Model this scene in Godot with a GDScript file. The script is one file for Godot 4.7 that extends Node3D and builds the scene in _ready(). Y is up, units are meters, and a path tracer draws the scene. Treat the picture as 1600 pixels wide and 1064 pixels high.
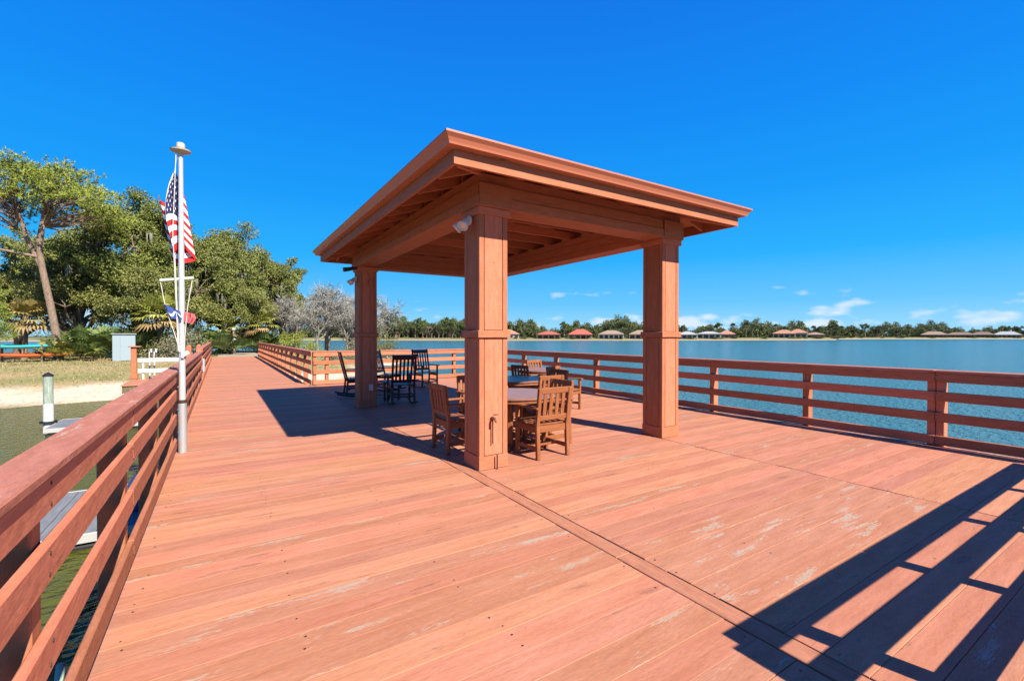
extends Node3D
# x to the right across the walkway, -z away along it, y up. Deck surface at y = 0, lake at y = -1.2.

var M := {}
var mesh_cache := {}
var taken := {}
var rng := RandomNumberGenerator.new()
const WATER := -1.2

# ------------------------------------------------------------------ mesh helpers
class MB:
	var v := PackedVector3Array()
	var n := PackedVector3Array()
	var c := PackedColorArray()
	var uv := PackedVector2Array()
	var col := Color(1, 1, 1)
	var use_uv := false
	func tri(p: Vector3, q: Vector3, r: Vector3) -> void:      # counter-clockwise seen from outside
		var nn := (q - p).cross(r - p).normalized()
		v.append(p); v.append(r); v.append(q)
		for i in 3:
			n.append(nn); c.append(col)
	func quad(p: Vector3, q: Vector3, r: Vector3, s: Vector3) -> void:
		tri(p, q, r); tri(p, r, s)
	func tri_n(p: Vector3, q: Vector3, r: Vector3, a: Vector3, b: Vector3, d: Vector3) -> void:
		v.append(p); v.append(r); v.append(q)
		n.append(a); n.append(d); n.append(b)
		for i in 3: c.append(col)
	func box(at: Vector3, s: Vector3, bev := 0.0, bs := Basis()) -> void:
		var h := s * 0.5
		var b: float = minf(bev, minf(h.x, minf(h.y, h.z)) * 0.6)
		if b <= 0.0:
			for ax in 3:
				for sg in [-1.0, 1.0]:
					var w := Vector3.ZERO; w[ax] = sg * h[ax]
					var u := Vector3.ZERO; u[(ax + 1) % 3] = h[(ax + 1) % 3]
					var t := Vector3.ZERO; t[(ax + 2) % 3] = h[(ax + 2) % 3] * sg
					quad(at + bs * (w - u - t), at + bs * (w + u - t), at + bs * (w + u + t), at + bs * (w - u + t))
			return
		var P := func(sx: float, sy: float, sz: float, ax: int) -> Vector3:
			var p := Vector3(sx * (h.x - b), sy * (h.y - b), sz * (h.z - b))
			p[ax] = (sx if ax == 0 else (sy if ax == 1 else sz)) * h[ax]
			return at + bs * p
		for ax in 3:
			var i := (ax + 1) % 3
			var j := (ax + 2) % 3
			for sg in [-1.0, 1.0]:
				var q := []
				for k in [[-1.0, -1.0], [1.0, -1.0], [1.0, 1.0], [-1.0, 1.0]]:
					var sv := Vector3.ZERO
					sv[ax] = sg; sv[i] = k[0]; sv[j] = k[1] * sg
					q.append(P.call(sv.x, sv.y, sv.z, ax))
				quad(q[0], q[1], q[2], q[3])
			for s1 in [-1.0, 1.0]:
				for s2 in [-1.0, 1.0]:
					var a := Vector3.ZERO; a[i] = s1; a[j] = s2; a[ax] = -1.0
					var e := a; e[ax] = 1.0
					var p0: Vector3 = P.call(a.x, a.y, a.z, i)
					var p1: Vector3 = P.call(e.x, e.y, e.z, i)
					var p2: Vector3 = P.call(e.x, e.y, e.z, j)
					var p3: Vector3 = P.call(a.x, a.y, a.z, j)
					if s1 * s2 > 0: quad(p0, p3, p2, p1)
					else: quad(p0, p1, p2, p3)
		for sx in [-1.0, 1.0]:
			for sy in [-1.0, 1.0]:
				for sz in [-1.0, 1.0]:
					var p0: Vector3 = P.call(sx, sy, sz, 0)
					var p1: Vector3 = P.call(sx, sy, sz, 1)
					var p2: Vector3 = P.call(sx, sy, sz, 2)
					if sx * sy * sz > 0: tri(p0, p1, p2)
					else: tri(p0, p2, p1)
	func beam(a: Vector3, b: Vector3, w: float, h: float, bev := 0.004, up := Vector3.UP) -> void:   # bar from a to b, w wide, h tall
		var z := (b - a).normalized()
		var x := up.cross(z).normalized()
		if x.length() < 0.5: x = Vector3.RIGHT
		var y := z.cross(x)
		box((a + b) * 0.5, Vector3(w, h, (b - a).length()), bev, Basis(x, y, z))
	func tube(pts: Array, rad: Array, sides := 8, caps := true) -> void:
		var rings := []
		var frame_x := Vector3.ZERO
		for i in pts.size():
			var d: Vector3 = (pts[mini(i + 1, pts.size() - 1)] - pts[maxi(i - 1, 0)]).normalized()
			if frame_x == Vector3.ZERO:
				frame_x = d.cross(Vector3.UP if absf(d.y) < 0.9 else Vector3.RIGHT).normalized()
			frame_x = (frame_x - d * frame_x.dot(d)).normalized()
			var fy := d.cross(frame_x)
			var ring := []
			for k in sides:
				var an := TAU * k / sides
				ring.append(frame_x * cos(an) + fy * sin(an))
			rings.append(ring)
		for i in pts.size() - 1:
			for k in sides:
				var k2 := (k + 1) % sides
				var a: Vector3 = rings[i][k]; var b: Vector3 = rings[i][k2]
				var d: Vector3 = rings[i + 1][k2]; var e: Vector3 = rings[i + 1][k]
				var r0: float = rad[i]; var r1: float = rad[i + 1]
				var p: Vector3 = pts[i]; var q: Vector3 = pts[i + 1]
				tri_n(p + a * r0, p + b * r0, q + d * r1, a, b, d)
				tri_n(p + a * r0, q + d * r1, q + e * r1, a, d, e)
		if caps:
			for k in range(1, sides - 1):
				var p: Vector3 = pts[0]; var r: float = rad[0]
				tri(p + rings[0][0] * r, p + rings[0][k + 1] * r, p + rings[0][k] * r)
				var l := pts.size() - 1
				p = pts[l]; r = rad[l]
				tri(p + rings[l][0] * r, p + rings[l][k] * r, p + rings[l][k + 1] * r)
	func lathe(prof: Array, sides := 16, at := Vector3.ZERO, bs := Basis()) -> void:   # prof: [radius, y] pairs from bottom to top
		for i in prof.size() - 1:
			var p = prof[i]; var q = prof[i + 1]
			var sl := Vector2(q[1] - p[1], p[0] - q[0]).normalized()
			for k in sides:
				var a0 := TAU * k / sides; var a1 := TAU * (k + 1) / sides
				var d0 := Vector3(cos(a0), 0, -sin(a0)); var d1 := Vector3(cos(a1), 0, -sin(a1))
				var n0 := bs * (d0 * sl.x + Vector3.UP * sl.y); var n1 := bs * (d1 * sl.x + Vector3.UP * sl.y)
				var A: Vector3 = at + bs * (d0 * p[0] + Vector3.UP * p[1]); var B: Vector3 = at + bs * (d1 * p[0] + Vector3.UP * p[1])
				var C: Vector3 = at + bs * (d1 * q[0] + Vector3.UP * q[1]); var D: Vector3 = at + bs * (d0 * q[0] + Vector3.UP * q[1])
				if p[0] > 0.0001: tri_n(A, B, C, n0, n1, n1)
				if q[0] > 0.0001: tri_n(A, C, D, n0, n1, n0)
	func leaf(p: Vector3, dir: Vector3, side: Vector3, l: float, w: float) -> void:
		var m := p + dir * l * 0.45
		var up := side.cross(dir) * w * 0.25
		tri(p, m + side * w * 0.5 + up, p + dir * l)
		tri(p, p + dir * l, m - side * w * 0.5 + up)
	func mesh() -> ArrayMesh:
		var a := []
		a.resize(Mesh.ARRAY_MAX)
		a[Mesh.ARRAY_VERTEX] = v; a[Mesh.ARRAY_NORMAL] = n; a[Mesh.ARRAY_COLOR] = c
		if use_uv: a[Mesh.ARRAY_TEX_UV] = uv
		var m := ArrayMesh.new()
		m.add_surface_from_arrays(Mesh.PRIMITIVE_TRIANGLES, a)
		return m

func numbered(called: String) -> String:
	if not taken.has(called):
		taken[called] = 0
		return called
	taken[called] += 1
	return "%s_%03d" % [called, taken[called]]

func thing(called: String, label: String, category: String, at := Vector3.ZERO, turn := 0.0, group := "") -> Node3D:
	var o := Node3D.new()
	o.name = numbered(called); add_child(o)
	o.position = at; o.rotation.y = turn
	meta(o, label, category, group)
	return o

func meta(o: Node, label: String, category := "", group := "", kind := "") -> void:
	if label != "": o.set_meta("label", label)
	if category != "": o.set_meta("category", category)
	if group != "": o.set_meta("group", group)
	if kind != "": o.set_meta("kind", kind)

func part(parent: Node, called: String, m: Mesh, mat: Material, at := Vector3.ZERO, bs := Basis()) -> MeshInstance3D:
	var o := MeshInstance3D.new()
	o.mesh = m; o.material_override = mat; o.name = called
	if parent == self: o.name = numbered(called)
	parent.add_child(o, true)
	o.transform = Transform3D(bs, at)
	return o

func structure(called: String, m: Mesh, mat: Material, at := Vector3.ZERO) -> MeshInstance3D:
	var o := part(self, called, m, mat, at)
	o.set_meta("kind", "structure")
	return o

func boxm(s: Vector3, bev := 0.005) -> ArrayMesh:
	var key := "%s %s" % [s.snapped(Vector3.ONE * 0.0005), bev]
	if not mesh_cache.has(key):
		var b := MB.new()
		b.box(Vector3.ZERO, s, bev)
		mesh_cache[key] = b.mesh()
	return mesh_cache[key]

func bpart(parent: Node, called: String, at: Vector3, s: Vector3, mat: Material, bev := 0.005, bs := Basis()) -> MeshInstance3D:
	return part(parent, called, boxm(s, bev), mat, at, bs)

func copy(o: Node3D, label: String, at: Vector3, turn: float, sc := 1.0) -> Node3D:
	var r: Node3D = o.duplicate()
	var base: String = o.get_meta("base_name") if o.has_meta("base_name") else String(o.name)
	r.name = numbered(base); add_child(r)
	r.transform = Transform3D(Basis(Vector3.UP, turn).scaled(Vector3.ONE * sc), at)
	r.set_meta("label", label)
	return r

# ------------------------------------------------------------------ materials
func srgb(r: float, g: float, b: float) -> Color:
	return Color(r, g, b).linear_to_srgb()

func flat(r: float, g: float, b: float, rough := 0.7, metal := 0.0) -> StandardMaterial3D:
	var m := StandardMaterial3D.new()
	m.albedo_color = srgb(r, g, b); m.roughness = rough; m.metallic = metal
	return m

func noise(seed_: int, freq: float, oct := 4, type := FastNoiseLite.TYPE_SIMPLEX_SMOOTH) -> FastNoiseLite:
	var f := FastNoiseLite.new()
	f.seed = seed_; f.frequency = freq; f.noise_type = type
	f.fractal_octaves = oct; f.fractal_type = FastNoiseLite.FRACTAL_FBM if oct > 1 else FastNoiseLite.FRACTAL_NONE
	return f

func noise_bytes(seed_: int, freq: float, oct: int, size: int) -> PackedByteArray:
	var im := noise(seed_, freq, oct).get_seamless_image(size, size)
	im.convert(Image.FORMAT_L8)
	return im.get_data()

# a painted or mottled surface: base colour, a second tone by coarse noise, worn matter where a third noise peaks
func mottled(seed_: int, base: Vector3, tone: Vector3, worn: Vector3, wear_at: int, size := 1024, f1 := 0.012, f2 := 0.14, crack := 1.0) -> ImageTexture:
	var a := noise_bytes(seed_, f1, 4, size)
	var b := noise_bytes(seed_ + 1, f2, 4, size)
	var w := noise_bytes(seed_ + 2, f1 * 0.8, 5, size)
	var out := PackedByteArray()
	out.resize(size * size * 3)
	var lut := PackedByteArray()
	lut.resize(4096)
	for i in 4096: lut[i] = int(clampf(Color(i / 4095.0, 0, 0).linear_to_srgb().r * 255.0 + 0.5, 0, 255))
	for i in size * size:
		var k := a[i] / 255.0
		var g := 0.85 + 0.30 * (b[i] / 255.0)
		var wv: float = clampf((w[i] + (b[i] - 128) * 0.35 - wear_at) / 14.0, 0.0, 1.0)
		if crack < 1.0 and absi(w[i] - 112) < 2 and b[i] > 110: g *= crack      # hairline splits that follow the grain
		if crack < 1.0 and absi(a[i] - 150) < 1 and b[i] > 120: g *= crack
		var j := i * 3
		out[j] = lut[mini(4095, int(((base.x + (tone.x - base.x) * k) * g * (1 - wv) + worn.x * g * wv) * 4095))]
		out[j + 1] = lut[mini(4095, int(((base.y + (tone.y - base.y) * k) * g * (1 - wv) + worn.y * g * wv) * 4095))]
		out[j + 2] = lut[mini(4095, int(((base.z + (tone.z - base.z) * k) * g * (1 - wv) + worn.z * g * wv) * 4095))]
	return ImageTexture.create_from_image(Image.create_from_data(size, size, false, Image.FORMAT_RGB8, out))

func relief(seed_: int, freq: float, oct: int, strength: float, size := 512) -> ImageTexture:
	var im := noise(seed_, freq, oct).get_seamless_image(size, size)
	im.convert(Image.FORMAT_RGBA8)
	im.bump_map_to_normal_map(strength)
	return ImageTexture.create_from_image(im)

func wood(tex: Texture2D, nrm: Texture2D, axis: int, tint: Color, along := 0.13, across := 0.9, offset := Vector3.ZERO, rough := 0.62, bump := 0.14) -> StandardMaterial3D:
	var m := StandardMaterial3D.new()
	m.albedo_texture = tex; m.albedo_color = tint
	m.normal_enabled = true; m.normal_texture = nrm; m.normal_scale = bump
	m.uv1_triplanar = true; m.uv1_world_triplanar = true
	var s := Vector3.ONE * across
	s[axis] = along
	m.uv1_scale = s; m.uv1_offset = offset
	m.metallic_specular = 0.25
	m.roughness = rough
	return m

func leafy(rough := 0.6, back := 0.25) -> StandardMaterial3D:
	var m := StandardMaterial3D.new()
	m.vertex_color_use_as_albedo = true
	m.roughness = rough
	m.backlight_enabled = true
	m.backlight = Color(back, back, back * 0.5)
	m.cull_mode = BaseMaterial3D.CULL_DISABLED
	return m

func make_materials() -> void:
	var paint_n := relief(31, 0.05, 4, 5.0)
	M.paint_n = paint_n
	var deck_a := mottled(11, Vector3(0.375, 0.156, 0.088), Vector3(0.455, 0.210, 0.130), Vector3(0.26, 0.125, 0.08), 200, 1024, 0.012, 0.14, 0.82)
	var deck_b := mottled(21, Vector3(0.375, 0.158, 0.092), Vector3(0.455, 0.213, 0.136), Vector3(0.40, 0.29, 0.225), 190, 1024, 0.012, 0.14, 0.82)
	var paint := mottled(41, Vector3(0.395, 0.140, 0.072), Vector3(0.485, 0.188, 0.106), Vector3(0.32, 0.125, 0.07), 212, 1024, 0.012, 0.14, 0.92)
	var cap_t := mottled(51, Vector3(0.33, 0.122, 0.078), Vector3(0.42, 0.170, 0.115), Vector3(0.42, 0.30, 0.25), 208)
	var r := RandomNumberGenerator.new()
	r.seed = 5
	M.deck = []
	for i in 10:
		var k := r.randf_range(0.92, 1.03)
		M.deck.append(wood(deck_b if i % 5 == 4 else deck_a, paint_n, 0, Color(k, k * r.randf_range(0.97, 1.02), k * r.randf_range(0.96, 1.03)), 0.12, 0.8, Vector3(r.randf(), r.randf(), r.randf())))
	M.deck_z = wood(deck_a, paint_n, 2, Color(0.93, 0.92, 0.93), 0.12, 0.8)
	M.wx = []; M.wy = []; M.wz = []
	for i in 4:
		var k := r.randf_range(0.84, 1.04)
		var tint := Color(k, k * r.randf_range(0.97, 1.02), k)
		var off := Vector3(r.randf(), r.randf(), r.randf())
		M.wx.append(wood(paint, paint_n, 0, tint, 0.2, 1.2, off))
		M.wy.append(wood(paint, paint_n, 1, tint, 0.2, 1.2, off))
		M.wz.append(wood(paint, paint_n, 2, tint, 0.2, 1.2, off))
	M.cap_x = wood(cap_t, paint_n, 0, Color(1, 1, 1), 0.2, 1.1, Vector3.ZERO, 0.5)
	M.cap_z = wood(cap_t, paint_n, 2, Color(1, 1, 1), 0.2, 1.1, Vector3.ZERO, 0.5)
	M.gutter = flat(0.43, 0.145, 0.08, 0.45)
	M.shingle = wood(mottled(61, Vector3(0.20, 0.13, 0.10), Vector3(0.30, 0.2, 0.16), Vector3(0.3, 0.26, 0.22), 240, 512), paint_n, 1, Color(1, 1, 1), 1, 1)
	var ply := mottled(71, Vector3(0.38, 0.16, 0.075), Vector3(0.50, 0.24, 0.12), Vector3(0.14, 0.06, 0.03), 205, 512)
	M.ply = wood(ply, paint_n, 0, Color(1, 1, 1), 0.3, 1.5)
	M.teak = []
	var teak := mottled(81, Vector3(0.20, 0.070, 0.030), Vector3(0.27, 0.105, 0.047), Vector3(0.45, 0.2, 0.1), 225, 512)
	for i in 3: M.teak.append(wood(teak, paint_n, i, Color(1, 1, 1), 0.5, 2.5, Vector3.ZERO, 0.5))
	M.table = wood(mottled(85, Vector3(0.20, 0.10, 0.08), Vector3(0.27, 0.145, 0.115), Vector3(0.3, 0.18, 0.14), 215, 512), paint_n, 0, Color(1, 1, 1), 0.5, 2.5, Vector3.ZERO, 0.3)
	M.rocker = flat(0.020, 0.014, 0.016, 0.38)
	M.galv = flat(0.42, 0.45, 0.48, 0.4, 0.5)
	M.pole = flat(0.46, 0.48, 0.50, 0.42, 0.25)
	M.white = flat(0.60, 0.61, 0.61, 0.5)
	M.black = flat(0.012, 0.012, 0.014, 0.5)
	M.screw = flat(0.05, 0.03, 0.025, 0.6, 0.3)
	M.conduit = flat(0.36, 0.12, 0.07, 0.5)
	M.steel_box = flat(0.45, 0.48, 0.52, 0.4, 0.5)
	M.rope = flat(0.62, 0.60, 0.55, 0.9)
	M.rope_green = flat(0.30, 0.42, 0.36, 0.9)
	M.dock_plank = wood(mottled(91, Vector3(0.13, 0.145, 0.165), Vector3(0.19, 0.205, 0.225), Vector3(0.27, 0.27, 0.27), 215, 512), paint_n, 2, Color(1, 1, 1), 0.3, 2.0)
	M.dock_edge = flat(0.33, 0.34, 0.34, 0.6)
	M.pile_green = wood(mottled(95, Vector3(0.16, 0.22, 0.185), Vector3(0.30, 0.36, 0.31), Vector3(0.42, 0.44, 0.40), 170, 512), paint_n, 1, Color(1, 1, 1), 0.4, 2.5)
	M.pile_wood = wood(mottled(97, Vector3(0.10, 0.075, 0.05), Vector3(0.17, 0.13, 0.09), Vector3(0.2, 0.18, 0.14), 200, 512), paint_n, 1, Color(1, 1, 1), 0.4, 2.5)
	M.bark = wood(mottled(101, Vector3(0.13, 0.095, 0.075), Vector3(0.24, 0.185, 0.15), Vector3(0.36, 0.33, 0.30), 190, 512), relief(103, 0.06, 4, 14.0), 1, Color(1, 1, 1), 0.35, 1.0, Vector3.ZERO, 0.9, 0.6)
	M.pine_bark = wood(mottled(105, Vector3(0.17, 0.12, 0.09), Vector3(0.28, 0.21, 0.165), Vector3(0.12, 0.08, 0.06), 175, 512), relief(103, 0.06, 4, 14.0), 1, Color(1, 1, 1), 0.5, 1.2, Vector3.ZERO, 0.9, 0.6)
	M.grey_bark = flat(0.19, 0.18, 0.165, 0.9)
	M.leaf = leafy()
	M.needle = leafy(0.55, 0.2)
	M.vcol = StandardMaterial3D.new()
	M.vcol.vertex_color_use_as_albedo = true
	M.vcol.roughness = 0.85
	M.glass = flat(0.02, 0.03, 0.04, 0.1)

# ------------------------------------------------------------------ sky
func make_sky() -> Sky:
	var W := 4096
	var H := 2048
	var im := Image.create(W, H, false, Image.FORMAT_RGBF)
	var stops := [[0.0, Vector3(0.200, 0.370, 0.490)], [2.0, Vector3(0.130, 0.330, 0.500)], [3.8, Vector3(0.074, 0.290, 0.505)], [9.0, Vector3(0.014, 0.222, 0.500)], [16.0, Vector3(0.006, 0.168, 0.485)], [24.0, Vector3(0.004, 0.134, 0.462)], [36.0, Vector3(0.004, 0.096, 0.410)], [60.0, Vector3(0.004, 0.066, 0.330)], [90.0, Vector3(0.004, 0.055, 0.290)]]
	var n1 := noise(301, 0.026, 5)
	var n2 := noise(302, 0.0065, 3)
	for y in H:
		var el := 90.0 - (y + 0.5) / H * 180.0
		var e: float = clampf(el, 0.0, 90.0)
		var c := Vector3.ZERO
		for i in stops.size() - 1:
			if e >= stops[i][0] and e <= stops[i + 1][0]:
				c = (stops[i][1] as Vector3).lerp(stops[i + 1][1], (e - stops[i][0]) / (stops[i + 1][0] - stops[i][0]))
		im.fill_rect(Rect2i(0, y, W, 1), Color(c.x, c.y, c.z))
		if el > 0.4 and el < 5.4:
			# rows of small fair-weather cumulus low over the horizon, flat below and heaped above
			for x in W:
				var band: float = smoothstep(0.4, 1.6, el) * (1.0 - smoothstep(1.9, 4.0, el))
				var k: float = n1.get_noise_2d((x + 170) * 0.8, y * 2.2) * 0.55 + n2.get_noise_2d((x + 170) * 0.8, y * 3.0) * 0.62
				var d: float = clampf((k + band * 0.32 - 0.345) * 2.1, 0.0, 0.72)
				if d > 0.0:
					var q: Vector3 = c.lerp(Vector3(0.44, 0.47, 0.50), d)
					im.set_pixel(x, y, Color(q.x, q.y, q.z))
	var pm := PanoramaSkyMaterial.new()
	pm.panorama = ImageTexture.create_from_image(im)
	var s := Sky.new()
	s.sky_material = pm
	return s

# ------------------------------------------------------------------ ready
func _ready() -> void:
	rng.seed = 7
	var cam := Camera3D.new()
	cam.name = "camera"
	cam.fov = 73.2
	cam.position = Vector3(0, 1.55, 0)
	cam.rotation = Vector3(deg_to_rad(-0.56), deg_to_rad(-32.5), 0)
	cam.near = 0.05; cam.far = 6000.0
	add_child(cam); cam.current = true
	var env := Environment.new()
	env.background_mode = Environment.BG_SKY
	env.sky = make_sky()
	env.tonemap_mode = Environment.TONE_MAPPER_LINEAR
	env.tonemap_exposure = 2.25
	env.background_energy_multiplier = 0.89
	env.sdfgi_enabled = true; env.ssao_enabled = true; env.ssil_enabled = true
	var we := WorldEnvironment.new()
	we.environment = env
	add_child(we)
	var sun := DirectionalLight3D.new()
	sun.name = "sun"
	sun.light_energy = 1.6
	sun.light_color = Color(1.0, 0.95, 0.87)
	sun.light_angular_distance = 0.5
	sun.shadow_enabled = true
	add_child(sun)
	sun.look_at_from_position(Vector3.ZERO, Vector3(-0.26, -1.0, -1.13))
	make_materials()
	print("materials")
	ground_and_water()
	deck()
	railings()
	gazebo()
	print("gazebo")
	furniture()
	flagpole()
	docks()
	shore_things()
	print("shore things")
	trees()
	print("trees")
	far_shore()
	print("done")

# ------------------------------------------------------------------ terrain
var shore := PackedVector2Array([Vector2(-120, 18), Vector2(-60, 20), Vector2(-30, 22.5), Vector2(-12, 24.5), Vector2(-5, 25.5), Vector2(0, 27), Vector2(5, 28.6), Vector2(9, 30), Vector2(12, 36), Vector2(15, 44), Vector2(18, 52), Vector2(19, 60), Vector2(14, 70), Vector2(4, 76), Vector2(-10, 78), Vector2(-30, 76), Vector2(-60, 70), Vector2(-120, 66)])

func shore_dist(x: float, t: float) -> float:
	var p := Vector2(x, t)
	var best := 1e9
	for i in shore.size():
		best = minf(best, p.distance_to(Geometry2D.get_closest_point_to_segment(p, shore[i], shore[(i + 1) % shore.size()])))
	return best if Geometry2D.is_point_in_polygon(p, shore) else -best

var wob := noise(77, 0.35, 3)
func ground_h(x: float, t: float) -> float:
	var d := shore_dist(x, t) + wob.get_noise_2d(x, t) * 0.7
	if d < 0: return maxf(-3.0, WATER + d * 0.16)
	if d < 3.2: return lerpf(WATER, -0.78, d / 3.2) + wob.get_noise_2d(x * 6, t * 6) * 0.03 * minf(d, 1.0)
	if d < 12.0: return lerpf(-0.78, -0.16, (d - 3.2) / 8.8) + wob.get_noise_2d(x * 3, t * 3) * 0.06
	return -0.16 + wob.get_noise_2d(x * 3, t * 3) * 0.06

func ground_and_water() -> void:
	# shallow olive water by the beach, deeper blue-green lake beyond
	var w := MB.new()
	var xs := []
	var x := -120.0
	while x <= 120.0:
		xs.append(x); x += 4.0
	xs = [-4000.0, -1500.0, -500.0, -240.0] + xs + [240.0, 500.0, 1500.0, 4000.0]
	var zs := []
	x = -120.0
	while x <= 120.0:
		zs.append(x); x += 4.0
	zs = [-4000.0, -1500.0, -500.0, -240.0] + zs + [240.0, 500.0, 1500.0, 4000.0]
	var cols := {}
	for i in xs.size():
		for j in zs.size():
			var near := 0.0
			var d: float = -shore_dist(xs[i], -zs[j])
			near = smoothstep(70.0, 24.0, d) * smoothstep(8.0, 0.0, xs[i])
			cols[Vector2i(i, j)] = Color(0.040, 0.122, 0.140).lerp(Color(0.070, 0.078, 0.008), near)
	for i in xs.size() - 1:
		for j in zs.size() - 1:
			var q := [Vector2i(i, j), Vector2i(i, j + 1), Vector2i(i + 1, j + 1), Vector2i(i + 1, j)]
			for tr in [[0, 1, 2], [0, 2, 3]]:
				for k in [tr[0], tr[2], tr[1]]:
					var g: Vector2i = q[k]
					w.v.append(Vector3(xs[g.x], 0, zs[g.y])); w.n.append(Vector3.UP); w.c.append(cols[g])
	var wm := StandardMaterial3D.new()
	wm.vertex_color_use_as_albedo = true
	wm.roughness = 0.16
	wm.metallic_specular = 0.3
	wm.normal_enabled = true
	wm.normal_texture = relief(201, 0.022, 5, 10.0, 1024)
	wm.normal_scale = 1.3
	wm.uv1_triplanar = true; wm.uv1_world_triplanar = true
	wm.uv1_scale = Vector3(0.09, 0.09, 0.16)
	structure("water", w.mesh(), wm, Vector3(0, WATER, 0))
	# the near shore: sand at the edge, dry grass above
	var gtex_sand := Vector3(0.68, 0.59, 0.45)
	var g := MB.new()
	var step := 1.0
	var pos := {}
	var cn := noise(88, 0.25, 4)
	for i in range(-80, 27):
		for j in range(14, 86):
			var px := i * step
			var pt := j * step
			var k := Vector2i(i, j)
			pos[k] = Vector3(px, ground_h(px, pt), -pt)
			var d := shore_dist(px, pt) + cn.get_noise_2d(px * 2, pt * 2) * 1.2
			var gr := Color(0.42, 0.32, 0.16).lerp(Color(0.24, 0.25, 0.08), clampf(0.45 + cn.get_noise_2d(px, pt) * 1.6, 0, 1))
			cols[k] = Color(gtex_sand.x, gtex_sand.y, gtex_sand.z).lerp(gr, smoothstep(2.6, 4.0, d))
			if d < 0.2: cols[k] = Color(0.30, 0.24, 0.14)
	for i in range(-80, 26):
		for j in range(14, 85):
			var q := [Vector2i(i, j), Vector2i(i + 1, j), Vector2i(i + 1, j + 1), Vector2i(i, j + 1)]
			for tr in [[0, 1, 2], [0, 2, 3]]:
				var a: Vector3 = pos[q[tr[0]]]; var b: Vector3 = pos[q[tr[1]]]; var c: Vector3 = pos[q[tr[2]]]
				var nn := (b - a).cross(c - a).normalized()
				for k in [tr[0], tr[2], tr[1]]:
					g.v.append(pos[q[k]]); g.n.append(nn); g.c.append(cols[q[k]])
	var gm := StandardMaterial3D.new()
	gm.vertex_color_use_as_albedo = true
	gm.roughness = 0.95
	gm.albedo_texture = mottled(111, Vector3(0.72, 0.70, 0.66), Vector3(1.0, 1.0, 1.0), Vector3(0.5, 0.45, 0.4), 195, 512, 0.02, 0.12)
	gm.normal_enabled = true; gm.normal_texture = relief(113, 0.05, 4, 16.0)
	gm.uv1_triplanar = true; gm.uv1_world_triplanar = true; gm.uv1_scale = Vector3.ONE * 0.35
	structure("ground", g.mesh(), gm)
	# short dry grass over the bank
	var gl := MB.new()
	var r := RandomNumberGenerator.new()
	r.seed = 19
	var made := 0
	while made < 9000:
		var px := r.randf_range(-30, 10)
		var pt := r.randf_range(26, 47)
		var d := shore_dist(px, pt)
		if d < 3.0 + r.randf() * 1.5 or (px > -1.0 and px < 2.8 and pt < 41): continue
		made += 1
		var p := Vector3(px, ground_h(px, pt) - 0.01, -pt)
		var k := r.randf()
		gl.col = Color(0.33, 0.26, 0.13).lerp(Color(0.18, 0.21, 0.06), k * (0.9 if cn.get_noise_2d(px, pt) > -0.1 else 0.35))
		for b in 4:
			var an := r.randf() * TAU
			var dir := Vector3(cos(an) * 0.6, 1, sin(an) * 0.6).normalized()
			var sd := Vector3(-sin(an), 0, cos(an))
			var L := r.randf_range(0.05, 0.14)
			gl.tri(p - sd * 0.02, p + sd * 0.02, p + dir * L)
	var go := part(self, "grass", gl.mesh(), M.leaf)
	meta(go, "short dry tan and green grass on the bank above the beach", "grass", "", "stuff")

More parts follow.
